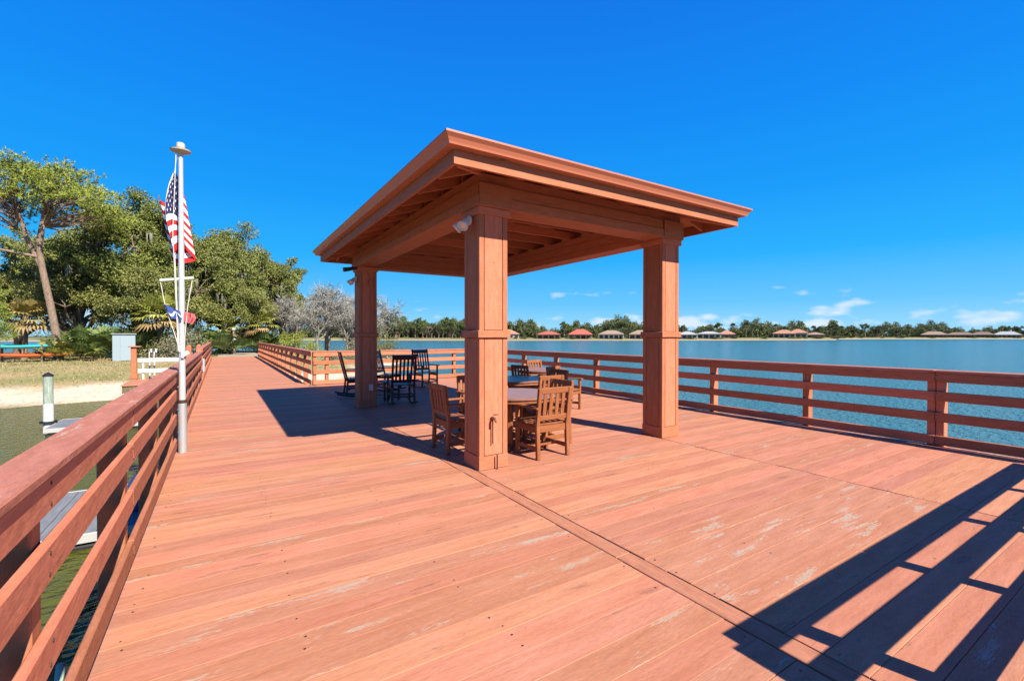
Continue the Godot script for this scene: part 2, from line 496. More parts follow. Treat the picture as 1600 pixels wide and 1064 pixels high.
# ------------------------------------------------------------------ decking
func deck() -> void:
	var r := RandomNumberGenerator.new()
	r.seed = 3
	var under := MB.new()
	under.box(Vector3(0.83, -0.18, -17.0), Vector3(0.9, 0.2, 47.0))
	var wd := structure("walkway_deck", under.mesh(), M.pile_wood)
	var t := -6.0
	var pitch := 0.187
	var screws := []
	while t < 40.0:
		var m: Material = M.deck[r.randi() % 10]
		var x0 := -0.53 + r.randf_range(-0.01, 0.01)
		var x1 := 2.328 + r.randf_range(-0.008, 0.0)
		bpart(wd, "board", Vector3((x0 + x1) / 2, -0.019 + r.randf_range(-0.0015, 0.0015), -(t + pitch / 2)), Vector3(snappedf(x1 - x0, 0.004), 0.038, 0.1845 + 0.0006 * (r.randi() % 3)), m, 0.0018, Basis(Vector3.UP, r.randf_range(-0.0006, 0.0006)))
		if t > 0.5 and t < 16.0:
			for xx in [-0.42, 0.35, 1.25, 2.27]:
				for zz in [0.04, 0.14]:
					if r.randf() < 0.4: screws.append(Vector3(xx + r.randf_range(-0.02, 0.02), 0.0012, -(t + zz)))
		t += pitch
	for s in 2:
		for zz in 13:
			bpart(wd, "joist", Vector3([-0.49, 2.3][s], -0.17, 6.0 - zz * 3.6 - 1.8), Vector3(0.045, 0.24, 3.59), M.wz[zz % 4])
	# a border plank runs along the platform's edge
	t = 0.1
	var pd_m := MB.new()
	for xx in [2.9, 4.2, 5.5, 6.9, 8.3]: pd_m.box(Vector3(xx, -0.18, -7.85), Vector3(0.09, 0.22, 15.2))
	var pd := structure("platform_deck", pd_m.mesh(), M.pile_wood)
	var lens := [2.2, 4.6, 4.3, 4.3]
	for L in lens:
		bpart(pd, "border_board", Vector3(2.402, -0.018, -(t + L / 2)), Vector3(0.136, 0.038, L - 0.006), M.deck_z, 0.004)
		t += L
	for s in 2:
		t = 0.12
		while t < 15.5:
			var m: Material = M.deck[r.randi() % 10]
			if s == 0 and t > 1.65 and t < 2.3: m = M.deck[4 + 5 * (r.randi() % 2)]
			var x0: float = [2.478, 5.628][s] + r.randf_range(0.0, 0.008)
			var x1: float = [5.618, 8.60][s] - r.randf_range(0.0, 0.006)
			bpart(pd, "board", Vector3((x0 + x1) / 2, -0.019 + r.randf_range(-0.0015, 0.0015), -(t + pitch / 2)), Vector3(snappedf(x1 - x0, 0.004), 0.038, 0.1840 + 0.0006 * (r.randi() % 4)), m, 0.0018, Basis(Vector3.UP, r.randf_range(-0.0006, 0.0006)))
			for xx in ([2.52, 3.3, 4.2, 5.1, 5.58] if s == 0 else [5.67, 6.6, 7.5, 8.4]):
				for zz in [0.04, 0.14]:
					if r.randf() < 0.4 and t < 13.0: screws.append(Vector3(xx + r.randf_range(-0.02, 0.02), 0.0012, -(t + zz)))
			t += pitch
	var sb := MB.new()
	for p in screws:
		var rr := 0.0055 + 0.002 * r.randf()
		for k in 6:
			var a0 := TAU * k / 6; var a1 := TAU * (k + 1) / 6
			sb.tri(p, p + Vector3(cos(a0), 0, -sin(a0)) * rr, p + Vector3(cos(a1), 0, -sin(a1)) * rr)
	var so := part(pd, "screw_heads", sb.mesh(), M.screw)
	so.set_meta("kind", "stuff")
	bpart(pd, "rim_joist", Vector3(5.5, -0.17, -15.6), Vector3(6.3, 0.26, 0.045), M.wx[0])
	bpart(pd, "rim_joist", Vector3(5.5, -0.17, -0.08), Vector3(6.3, 0.26, 0.045), M.wx[1])
	bpart(pd, "rim_joist", Vector3(8.62, -0.17, -7.85), Vector3(0.045, 0.26, 15.4), M.wz[1])
	# pilings that carry the dock
	var k := 0
	for zz in [2.0, 7.0, 12.0, 17.0, 22.0, 27.0]:
		for xx in ([-0.2, 2.0, 5.4, 8.3] if zz < 15 else [-0.2, 2.0]):
			var gy := -3.0 if shore_dist(xx, zz) < 0 else ground_h(xx, zz) - 0.5
			var b := MB.new()
			b.tube([Vector3(0, gy, 0), Vector3(0, -0.285, 0)], [0.14, 0.13], 12)
			var po := thing("dock_piling", "round timber piling standing in the water beneath the deck boards", "piling", Vector3(xx, 0, -zz), 0, "pilings under the dock")
			part(po, "shaft", b.mesh(), M.pile_wood)
			k += 1

# ------------------------------------------------------------------ railings
# local +x runs along the railing, local +z faces the deck
func rail_run(label: String, p0: Vector2, p1: Vector2, posts: Array, axis: int, lift := 0.0, double_at := [], cap_w := 0.19, rise := 0.0) -> Node3D:
	var d := p1 - p0
	var L := d.length()
	var o := thing("railing", label, "railing", Vector3(p0.x, 0, -p0.y), atan2(d.y, d.x), "painted board railings around the dock")
	var wl: Array = M.wx if axis == 0 else M.wz
	var r := RandomNumberGenerator.new()
	r.seed = int(p0.x * 31 + p0.y * 17 + L * 7) + 400
	var bolts := MB.new()
	var cuts := [0.0]
	for i in posts.size():
		if i % 2 == 1 and posts[i] - cuts[-1] > 1.0 and L - posts[i] > 1.0: cuts.append(posts[i])
	cuts.append(L)
	for i in cuts.size() - 1:
		var a: float = cuts[i]; var b: float = cuts[i + 1]
		var w := b - a - 0.004
		var mid := (a + b) / 2
		bpart(o, "cap", Vector3(mid, 1.051 + lift + r.randf_range(-0.001, 0.001), 0.015 - cap_w / 2), Vector3(w, 0.038, cap_w), M.cap_x if axis == 0 else M.cap_z, 0.007)
		bpart(o, "top_rail", Vector3(mid, 0.966 + lift, -0.019), Vector3(w, 0.125, 0.036), wl[r.randi() % 4], 0.006)
		for y in [0.705 + rise, 0.405 + rise * 0.5]:
			bpart(o, "rail", Vector3(mid, y + r.randf_range(-0.004, 0.004) + lift, -0.019), Vector3(w, 0.132, 0.036), wl[r.randi() % 4], 0.006)
		bpart(o, "bottom_rail", Vector3(mid, 0.085, -0.019), Vector3(w, 0.13, 0.036), wl[r.randi() % 4], 0.006)
	for p in posts:
		if p in double_at:
			for s in [-0.049, 0.049]: bpart(o, "post", Vector3(p + s, 0.38 + lift / 2, -0.109), Vector3(0.09, 1.3 + lift, 0.14), M.wy[r.randi() % 4], 0.006)
		else:
			bpart(o, "post", Vector3(p, 0.38 + lift / 2, -0.109), Vector3(0.10, 1.3 + lift, 0.14), M.wy[r.randi() % 4], 0.006)
		for y in [0.966 + lift, 0.705 + lift + rise, 0.405 + lift + rise * 0.5, 0.085]:
			for k in 2: bolts.lathe([[0.0075, 0.0], [0.0065, 0.0025], [0.0, 0.003]], 6, Vector3(p + r.randf_range(-0.028, 0.028), y + (k - 0.5) * 0.07, -0.001), Basis(Vector3.RIGHT, PI / 2))
	part(o, "bolt_heads", bolts.mesh(), M.screw).set_meta("kind", "stuff")
	return o

func seq(a: float, b: float, s: float) -> Array:
	var out := []
	while a <= b:
		out.append(a); a += s
	return out

func railings() -> void:
	# left side of the walkway: seen from the deck, +x (toward the deck) is inside, so the run goes toward -z... from far to near
	rail_run("long weathered railing beside the flagpole with the floating docks behind it", Vector2(-0.49, -5.0), Vector2(-0.49, 18.0), seq(0.3, 23.0, 1.76).map(func(v): return v - 0.16), 2, 0.0, [], 0.158, 0.025).transform = Transform3D(Basis(Vector3.UP, PI / 2) * Basis(Vector3.BACK, -0.004), Vector3(-0.495, 0.07, 5.0))
	rail_run("taller stretch of railing on the shore end of the walkway past the electrical box", Vector2(-0.49, 18.15), Vector2(-0.49, 36.0), seq(0.05, 17.9, 1.75), 2, 0.09)
	rail_run("railing along the walkway from the shore to the platform, facing the bare grey trees", Vector2(2.40, 40.0), Vector2(2.40, 15.55), seq(0.08, 24.4, 1.74), 2)
	rail_run("railing behind the black rocking chairs at the far end of the platform", Vector2(2.46, 15.5), Vector2(8.5, 15.5), [0.05, 0.42, 1.9, 3.4, 4.9], 0)
	rail_run("long railing on the open lake side of the platform beside the round tables", Vector2(8.5, 15.5), Vector2(8.5, 0.2), [15.2 - 0.15 + 0.2, 13.263, 11.555, 9.763, 8.0, 6.25, 4.5, 2.75, 1.0, 0.1], 2, 0.0, [13.263])
	rail_run("railing across the near end of the platform that throws the ladder-like shadow", Vector2(8.45, 0.2), Vector2(2.47, 0.2), [0.1, 1.45, 2.88, 4.29, 5.6], 0)
	rail_run("railing on the right of the walkway before the platform begins", Vector2(2.43, 0.12), Vector2(2.43, -5.0), [0.9, 2.6, 4.3], 2)

# ------------------------------------------------------------------ gazebo
func collar(parent: Node, called: String, w: float, y0: float, y1: float, th: float, k := 0) -> void:   # four boards around a square shaft of width w
	var h := y1 - y0
	var y := (y0 + y1) / 2
	bpart(parent, called, Vector3(0, y, w / 2 + th / 2), Vector3(w + th * 2, h, th), M.wx[k], 0.004)
	bpart(parent, called, Vector3(0, y, -w / 2 - th / 2), Vector3(w + th * 2, h, th), M.wx[k], 0.004)
	bpart(parent, called, Vector3(w / 2 + th / 2, y, 0), Vector3(th, h, w - 0.002), M.wz[k], 0.004)
	bpart(parent, called, Vector3(-w / 2 - th / 2, y, 0), Vector3(th, h, w - 0.002), M.wz[k], 0.004)

func gazebo() -> void:
	var cx := 4.26; var ct := 7.50           # plan centre; column outer faces at x 2.50..6.02, t 4.62..10.38
	var hx := 1.76; var hz := 2.88
	var g := thing("gazebo", "open salmon-painted wooden gazebo with hipped roof and four square columns on the deck", "gazebo", Vector3(cx, 0, -ct))
	for sx in [-1, 1]:
		for sz in [-1, 1]:
			var b := MB.new()
			b.box(Vector3(0, 1.515, 0), Vector3(0.352, 3.03, 0.352))
			var col := part(g, "column", b.mesh(), M.wy[0], Vector3(sx * (hx - 0.19), 0, sz * (hz - 0.19)))
			for a in [-1, 1]:
				for c in [-1, 1]:
					bpart(col, "corner_board", Vector3(a * 0.158, 1.50, c * 0.158), Vector3(0.064, 2.99, 0.064), M.wy[1], 0.004)
			for a in [-1, 1]:
				for seg in [[0.165, 1.525], [1.62, 2.95]]:
					var y: float = (seg[0] + seg[1]) / 2; var h: float = seg[1] - seg[0]
					bpart(col, "panel_board", Vector3(0, y, a * 0.181), Vector3(0.238, h, 0.014), M.wy[2], 0.003)
					bpart(col, "panel_board", Vector3(a * 0.181, y, 0), Vector3(0.014, h, 0.238), M.wy[3], 0.003)
			collar(col, "base_trim", 0.381, 0.004, 0.16, 0.004, 0)
			collar(col, "band_trim", 0.381, 1.53, 1.615, 0.026, 1)
			collar(col, "capital_trim", 0.381, 2.945, 3.028, 0.028, 2)
	var nails := MB.new()
	for sx in [-1, 1]:
		for sz in [-1, 1]:
			var q := Vector3(sx * (hx - 0.19), 0, sz * (hz - 0.19))
			for k in 3:
				nails.lathe([[0.006, 0.0], [0.005, 0.0015], [0.0, 0.002]], 6, q + Vector3(-0.17 + k * 0.165, 1.575 + 0.012 * (k % 2), 0.2163), Basis(Vector3.RIGHT, PI / 2))
				nails.lathe([[0.006, 0.0], [0.005, 0.0015], [0.0, 0.002]], 6, q + Vector3(-0.10 + k * 0.09, 0.9 + 0.5 * k, 0.1878), Basis(Vector3.RIGHT, PI / 2))
				nails.lathe([[0.006, 0.0], [0.005, 0.0015], [0.0, 0.002]], 6, q + Vector3(0.10 - k * 0.1, 2.2 + 0.2 * k, 0.1878), Basis(Vector3.RIGHT, PI / 2))
	part(g, "nail_heads", nails.mesh(), M.screw).set_meta("kind", "stuff")
	# header beams, three courses of boards
	for c in [[3.03, 3.153, 0.050], [3.158, 3.296, 0.034], [3.301, 3.412, 0.016]]:
		var y: float = (c[0] + c[1]) / 2; var h: float = c[1] - c[0]; var pr: float = c[2]
		for sz in [-1, 1]:
			bpart(g, "beam_board", Vector3(0, y, sz * (hz - 0.15 + pr / 2)), Vector3(2 * (hx + pr), h, 0.30 + pr), M.wx[(sz + 1) / 2], 0.004)
		for sx in [-1, 1]:
			bpart(g, "beam_board", Vector3(sx * (hx - 0.15 + pr / 2), y, 0), Vector3(0.30 + pr, h, 2 * (hz - 0.30) - 0.004), M.wz[(sx + 1) / 2 + 1], 0.004)
	# corner blocks proud of the beams
	for sx in [-1, 1]:
		for sz in [-1, 1]:
			bpart(g, "corner_block", Vector3(sx * (hx - 0.19), 3.16, sz * (hz + 0.050 + 0.007)), Vector3(0.44, 0.258, 0.014), M.wx[3], 0.003)
	# roof: eave line at the fascia, 4 in 12 slope
	var ov := 0.565
	var ex := hx + ov; var ez := hz + ov
	var sl := 0.3333
	var ridge := ez - ex
	var yd := func(dist: float) -> float: return 3.36 + sl * dist      # underside of the roof boarding
	for side in 4:
		var b := MB.new()
		var e0: float = -0.06
		var a1: Vector3; var a2: Vector3; var r1: Vector3; var r2: Vector3
		var X := ex + 0.06; var Z := ez + 0.06
		if side == 0: a1 = Vector3(-X, 0, Z); a2 = Vector3(X, 0, Z); r1 = Vector3(0, 0, ridge); r2 = r1
		elif side == 1: a1 = Vector3(X, 0, Z); a2 = Vector3(X, 0, -Z); r1 = Vector3(0, 0, ridge); r2 = Vector3(0, 0, -ridge)
		elif side == 2: a1 = Vector3(X, 0, -Z); a2 = Vector3(-X, 0, -Z); r1 = Vector3(0, 0, -ridge); r2 = r1
		else: a1 = Vector3(-X, 0, -Z); a2 = Vector3(-X, 0, Z); r1 = Vector3(0, 0, -ridge); r2 = Vector3(0, 0, ridge)
		var ye: float = yd.call(e0); var yr: float = yd.call(ex)
		a1.y = ye; a2.y = ye; r1.y = yr; r2.y = yr
		for lay in 2:
			var u := Vector3.UP * (0.0 if lay == 0 else 0.0202)
			var th := Vector3.UP * (0.02 if lay == 0 else 0.018)
			var s := MB.new()
			var p1 := a1 + u; var p2 := a2 + u; var p3 := r2 + u; var p4 := r1 + u
			s.tri(p1, p3, p2)
			s.quad(p1, p2, p2 + th, p1 + th)
			s.tri(p1 + th, p2 + th, p3 + th)
			if r1 != r2:
				s.tri(p1, p4, p3); s.tri(p1 + th, p3 + th, p4 + th)
			part(g, "roof_boarding" if lay == 0 else "roof_shingles", s.mesh(), M.ply if lay == 0 else M.shingle)
	# ceiling joists laid across the beams
	var jz := -hz + 0.42
	while jz < hz - 0.2:
		bpart(g, "joist", Vector3(0, 3.483, jz), Vector3(2 * hx - 0.02, 0.14, 0.04), M.wx[absi(int(jz * 5)) % 4])
		jz += 0.61
	# rafters
	var rh := 0.14
	var step := 0.61
	var z := -ez + 0.26
	while z < ez - 0.1:
		var run: float = minf(ex, ez - absf(z)) - 0.03
		for sx in [-1, 1]:
			var b := MB.new()
			var p := Vector3(sx * (ex - 0.03), yd.call(0.03) - rh / 2 - 0.004, z)
			var q := Vector3(sx * (ex - run), yd.call(run) - rh / 2 - 0.004, z)
			b.beam(p, q, 0.04, rh * 0.95)
			part(g, "rafter", b.mesh(), M.wx[absi(int(z * 7)) % 4])
		z += step
	var xx := -ex + 0.30
	while xx < ex - 0.1:
		var run: float = ex - absf(xx) - 0.03
		if run > 0.2:
			for sz in [-1, 1]:
				var b := MB.new()
				var p := Vector3(xx, yd.call(0.03) - rh / 2 - 0.004, sz * (ez - 0.03))
				var q := Vector3(xx, yd.call(run) - rh / 2 - 0.004, sz * (ez - run))
				b.beam(p, q, 0.04, rh * 0.95)
				part(g, "rafter", b.mesh(), M.wz[absi(int(xx * 7)) % 4])
		xx += step
	for sx in [-1, 1]:
		for sz in [-1, 1]:
			var b := MB.new()
			b.beam(Vector3(sx * (ex - 0.03), yd.call(0.03) - 0.085, sz * (ez - 0.03)), Vector3(0, yd.call(ex) - 0.085, sz * ridge), 0.045, 0.155)
			part(g, "hip_rafter", b.mesh(), M.wx[2])
	bpart(g, "ridge_board", Vector3(0, yd.call(ex) - 0.10, 0), Vector3(0.04, 0.18, ridge * 2), M.wz[2])
	# fascia and gutters, mitred at the corners
	var fas := [[0.0, 3.209], [0.036, 3.209], [0.036, 3.352], [0.0, 3.352]]
	var gut := [[0.037, 3.352], [0.125, 3.352], [0.132, 3.372], [0.150, 3.405], [0.180, 3.438], [0.180, 3.456], [0.168, 3.456], [0.037, 3.450]]
	for side in 4:
		for kind in 2:
			var prof: Array = fas if kind == 0 else gut
			var b := MB.new()
			var ends := []
			for e in [-1, 1]:
				var ring := []
				for p in prof:
					var o2: float = p[0]
					var v3: Vector3
					match side:
						0: v3 = Vector3(e * (ex + o2 - 0.003), p[1], ez + o2 - 0.003)
						1: v3 = Vector3(ex + o2 - 0.003, p[1], -e * (ez + o2 - 0.003))
						2: v3 = Vector3(-e * (ex + o2 - 0.003), p[1], -(ez + o2 - 0.003))
						3: v3 = Vector3(-(ex + o2 - 0.003), p[1], e * (ez + o2 - 0.003))
					ring.append(v3)
				ends.append(ring)
			for i in prof.size():
				var j := (i + 1) % prof.size()
				b.quad(ends[0][i], ends[1][i], ends[1][j], ends[0][j])
			var fm: Material = M.wx[1] if side % 2 == 0 else M.wz[1]
			part(g, "fascia_board" if kind == 0 else "gutter", b.mesh(), fm if kind == 0 else M.gutter)
	# small fittings on the columns
	var c1 := Vector3(2.50, 0, -4.62)
	flood_light("white twin flood light on the gazebo column nearest the chairs with arms", Vector3(2.474, 2.90, -4.80), -PI / 2)
	flood_light("weathered flood light under the eave of the column with the conduit", Vector3(2.47, 2.78, -10.12), -PI / 2)
	var cm := thing("security_camera", "small black security camera under the eave by the rocking chairs", "camera", Vector3(2.455, 2.99, -10.03), -PI / 2)
	var b := MB.new()
	b.tube([Vector3(0, 0, 0), Vector3(0, 0.0, 0.07)], [0.035, 0.03], 10)
	part(cm, "mount", b.mesh(), M.black)
	b = MB.new()
	b.tube([Vector3(0.0, -0.005, 0.07), Vector3(0.02, -0.04, 0.20), Vector3(0.03, -0.05, 0.27)], [0.04, 0.045, 0.05], 10)
	part(cm, "body", b.mesh(), M.black)
	var cd := thing("conduit", "painted conduit with grey outlet box on the column by the rocking chairs", "conduit", Vector3(2.74, 0, -9.99))
	b = MB.new()
	b.tube([Vector3(0, 0.03, 0), Vector3(0, 2.70, 0)], [0.011, 0.011], 8)
	part(cd, "pipe", b.mesh(), M.conduit)
	b = MB.new()
	b.tube([Vector3(0, 2.72, 0), Vector3(-0.01, 2.84, 0.0), Vector3(-0.06, 2.92, 0.0), Vector3(-0.09, 2.935, 0.0)], [0.011, 0.011, 0.011, 0.011], 8)
	part(cd, "elbow", b.mesh(), M.conduit)
	bpart(cd, "junction_box", Vector3(0, 2.70, 0.018), Vector3(0.085, 0.10, 0.05), M.conduit)
	var ob := bpart(cd, "outlet_box", Vector3(0, 0.44, 0.022), Vector3(0.085, 0.13, 0.055), M.steel_box, 0.008)
	bpart(ob, "cover", Vector3(0, 0, 0.032), Vector3(0.05, 0.07, 0.01), M.steel_box, 0.003)
	# hose tap and rod low on the front column
	var tp := thing("hose_tap", "rusty hose tap with a thin dark pipe low on the sunlit column", "tap", Vector3(2.66, 0, -4.603))
	b = MB.new()
	b.tube([Vector3(0, 0.30, 0.012), Vector3(0, 0.60, 0.012)], [0.008, 0.008], 8)
	b.tube([Vector3(0.05, 0.004, 0.03), Vector3(0.05, 0.17, 0.03)], [0.009, 0.009], 8)
	part(tp, "pipe", b.mesh(), M.screw)
	b = MB.new()
	b.tube([Vector3(0, 0.60, 0.0), Vector3(0, 0.60, 0.06), Vector3(0.0, 0.56, 0.09)], [0.016, 0.018, 0.013], 8)
	b.lathe([[0.0, 0.0], [0.03, 0.002], [0.03, 0.012], [0.0, 0.014]], 10, Vector3(0.02, 0.635, 0.05))
	part(tp, "spout", b.mesh(), flat(0.20, 0.09, 0.05, 0.6, 0.4))

func flood_light(label: String, at: Vector3, turn: float) -> void:
	var o := thing("flood_light", label, "light fixture", at, turn, "flood lights under the gazebo eaves")
	var b := MB.new()
	b.lathe([[0.0, 0.0], [0.055, 0.001], [0.055, 0.02], [0.03, 0.035], [0.0, 0.036]], 14, Vector3(0, 0, 0), Basis(Vector3.RIGHT, PI / 2))
	part(o, "base_plate", b.mesh(), M.white)
	for s in [-1, 1]:
		var dir := Basis(Vector3.UP, s * 0.45) * Basis(Vector3.RIGHT, PI / 2 + 0.75)
		b = MB.new()
		b.lathe([[0.0, 0.0], [0.028, 0.005], [0.030, 0.05], [0.055, 0.12], [0.063, 0.16], [0.058, 0.163], [0.05, 0.155]], 16, Vector3(s * 0.03, 0.01, 0.03), dir)
		var h := part(o, "lamp_head", b.mesh(), M.white)
		b = MB.new()
		b.lathe([[0.052, 0.150], [0.035, 0.156], [0.0, 0.158]], 16, Vector3(s * 0.03, 0.01, 0.03), dir)
		part(h, "lens", b.mesh(), flat(0.6, 0.55, 0.45, 0.15))

# ------------------------------------------------------------------ furniture
func make_chair() -> Node3D:
	var o := thing("armchair", "", "chair", Vector3.ZERO, 0, "slatted armchairs around the round tables")
	o.set_meta("base_name", "armchair")
	var T: StandardMaterial3D = M.teak[1]
	var TX: StandardMaterial3D = M.teak[0]
	var lean := 0.13
	for s in [-1, 1]:
		var b := MB.new()
		b.beam(Vector3(s * 0.235, 0.0, -0.235), Vector3(s * 0.235, 0.43, -0.215), 0.05, 0.05, 0.006, Vector3.FORWARD)
		b.beam(Vector3(s * 0.235, 0.41, -0.216), Vector3(s * 0.235, 0.90, -0.216 - 0.49 * lean), 0.05, 0.048, 0.006, Vector3.FORWARD)
		part(o, "back_leg", b.mesh(), T)
		bpart(o, "front_leg", Vector3(s * 0.235, 0.315, 0.235), Vector3(0.05, 0.63, 0.05), T, 0.006)
		b = MB.new()
		b.beam(Vector3(s * 0.245, 0.645, -0.27), Vector3(s * 0.245, 0.645, 0.30), 0.075, 0.028, 0.008)
		part(o, "armrest", b.mesh(), M.teak[2])
		bpart(o, "seat_rail", Vector3(s * 0.235, 0.375, 0.01), Vector3(0.034, 0.085, 0.42), M.teak[2], 0.005)
		bpart(o, "side_stretcher", Vector3(s * 0.235, 0.13, 0.0), Vector3(0.03, 0.05, 0.42), M.teak[2], 0.005)
	bpart(o, "seat_rail", Vector3(0, 0.375, 0.235), Vector3(0.42, 0.085, 0.034), TX, 0.005)
	bpart(o, "seat_rail", Vector3(0, 0.375, -0.205), Vector3(0.42, 0.085, 0.034), TX, 0.005)
	bpart(o, "middle_stretcher", Vector3(0, 0.13, 0.02), Vector3(0.44, 0.05, 0.03), TX, 0.005)
	for i in 5:
		bpart(o, "seat_slat", Vector3(0, 0.430, -0.15 + i * 0.098), Vector3(0.50 if i < 4 else 0.42, 0.022, 0.084), TX, 0.005)
	var at := func(y: float) -> float: return -0.216 - (y - 0.41) * lean
	bpart(o, "top_rail", Vector3(0, 0.865, at.call(0.865)), Vector3(0.42, 0.075, 0.03), TX, 0.005, Basis(Vector3.RIGHT, -lean))
	bpart(o, "lower_back_rail", Vector3(0, 0.52, at.call(0.52)), Vector3(0.42, 0.06, 0.03), TX, 0.005, Basis(Vector3.RIGHT, -lean))
	for i in 4:
		var x := -0.1425 + i * 0.095
		bpart(o, "back_slat", Vector3(x, 0.69, at.call(0.69)), Vector3(0.055, 0.282, 0.018), T, 0.004, Basis(Vector3.RIGHT, -lean))
	return o

func make_table() -> Node3D:
	var o := thing("round_table", "", "table", Vector3.ZERO, 0, "round slatted tables under and beside the gazebo")
	o.set_meta("base_name", "round_table")
	var R := 0.62
	var n := 9
	var w := 2 * R / n
	for i in n:
		var z0 := -R + i * w + 0.004; var z1 := -R + (i + 1) * w - 0.004
		var b := MB.new()
		var pts := []
		for k in 7:
			var z := lerpf(z0, z1, k / 6.0)
			pts.append(Vector3(sqrt(maxf(0, R * R - z * z)), 0, z))
		for k in 7:
			var p: Vector3 = pts[6 - k]
			pts.append(Vector3(-p.x, 0, p.z))
		var up := Vector3.UP * 0.73; var dn := Vector3.UP * 0.703
		for k in range(1, pts.size() - 1):
			b.tri(pts[0] + up, pts[k + 1] + up, pts[k] + up)
			b.tri(pts[0] + dn, pts[k] + dn, pts[k + 1] + dn)
		for k in pts.size():
			var q: Vector3 = pts[(k + 1) % pts.size()]
			b.quad(pts[k] + dn, pts[k] + up, q + up, q + dn)
		part(o, "top_slat", b.mesh(), M.table)
	var b2 := MB.new()
	b2.lathe([[0.56, 0.655], [0.60, 0.655], [0.60, 0.700], [0.56, 0.700], [0.56, 0.655]], 32)
	part(o, "apron_ring", b2.mesh(), M.teak[0])
	for k in 4:
		var an := PI / 4 + k * PI / 2
		var d := Vector3(cos(an), 0, sin(an))
		var b := MB.new()
		b.beam(d * 0.34 + Vector3.UP * 0.055, d * 0.30 + Vector3.UP * 0.66, 0.085, 0.055, 0.006, d)
		part(o, "leg", b.mesh(), M.teak[1])
		b = MB.new()
		b.beam(d * 0.05 + Vector3.UP * 0.028, d * 0.50 + Vector3.UP * 0.028, 0.075, 0.056, 0.008)
		part(o, "foot", b.mesh(), M.teak[0])
		b = MB.new()
		b.beam(d * 0.03 + Vector3.UP * 0.675, d * 0.575 + Vector3.UP * 0.675, 0.06, 0.05, 0.004)
		part(o, "brace", b.mesh(), M.teak[0])
	return o

func make_rocker() -> Node3D:
	var o := thing("rocking_chair", "", "rocking chair", Vector3.ZERO, 0, "dark rocking chairs by the far railing")
	o.set_meta("base_name", "rocking_chair")
	var m: StandardMaterial3D = M.rocker
	var lean := 0.24
	for s in [-1, 1]:
		var b := MB.new()
		var pts := []; var rad := []
		for k in 13:
			var z := lerpf(-0.50, 0.42, k / 12.0)
			pts.append(Vector3(s * 0.25, 0.022 + 0.28 * z * z, z)); rad.append(0.021)
		b.tube(pts, rad, 8)
		part(o, "runner", b.mesh(), m)
		b = MB.new()
		b.beam(Vector3(s * 0.25, 0.05, -0.27), Vector3(s * 0.25, 0.42, -0.23), 0.045, 0.045, 0.006, Vector3.FORWARD)
		b.beam(Vector3(s * 0.25, 0.40, -0.232), Vector3(s * 0.25, 1.14, -0.232 - 0.74 * lean), 0.045, 0.04, 0.006, Vector3.FORWARD)
		part(o, "back_post", b.mesh(), m)
		bpart(o, "front_leg", Vector3(s * 0.25, 0.345, 0.24), Vector3(0.045, 0.62, 0.045), m, 0.006)
		bpart(o, "armrest", Vector3(s * 0.27, 0.668, 0.0), Vector3(0.085, 0.026, 0.62), m, 0.008)
		bpart(o, "side_stretcher", Vector3(s * 0.25, 0.22, 0.0), Vector3(0.028, 0.04, 0.47), m, 0.004)
		bpart(o, "seat_rail", Vector3(s * 0.25, 0.395, 0.0), Vector3(0.03, 0.07, 0.44), m, 0.004)
	for z in [-0.2, 0.24]: bpart(o, "cross_stretcher", Vector3(0, 0.18, z), Vector3(0.47, 0.04, 0.028), m, 0.004)
	for i in 6: bpart(o, "seat_slat", Vector3(0, 0.442 + 0.004 * i, -0.18 + i * 0.088), Vector3(0.53 if i < 5 else 0.44, 0.022, 0.08), m, 0.005)
	var at := func(y: float) -> float: return -0.232 - (y - 0.40) * lean
	bpart(o, "top_rail", Vector3(0, 1.075, at.call(1.075)), Vector3(0.455, 0.11, 0.028), m, 0.006, Basis(Vector3.RIGHT, -lean))
	bpart(o, "lower_back_rail", Vector3(0, 0.54, at.call(0.54)), Vector3(0.455, 0.06, 0.028), m, 0.005, Basis(Vector3.RIGHT, -lean))
	for i in 5:
		var x := -0.168 + i * 0.084
		bpart(o, "back_slat", Vector3(x, 0.795, at.call(0.795)), Vector3(0.046, 0.47, 0.016), m, 0.004, Basis(Vector3.RIGHT, -lean))
	return o

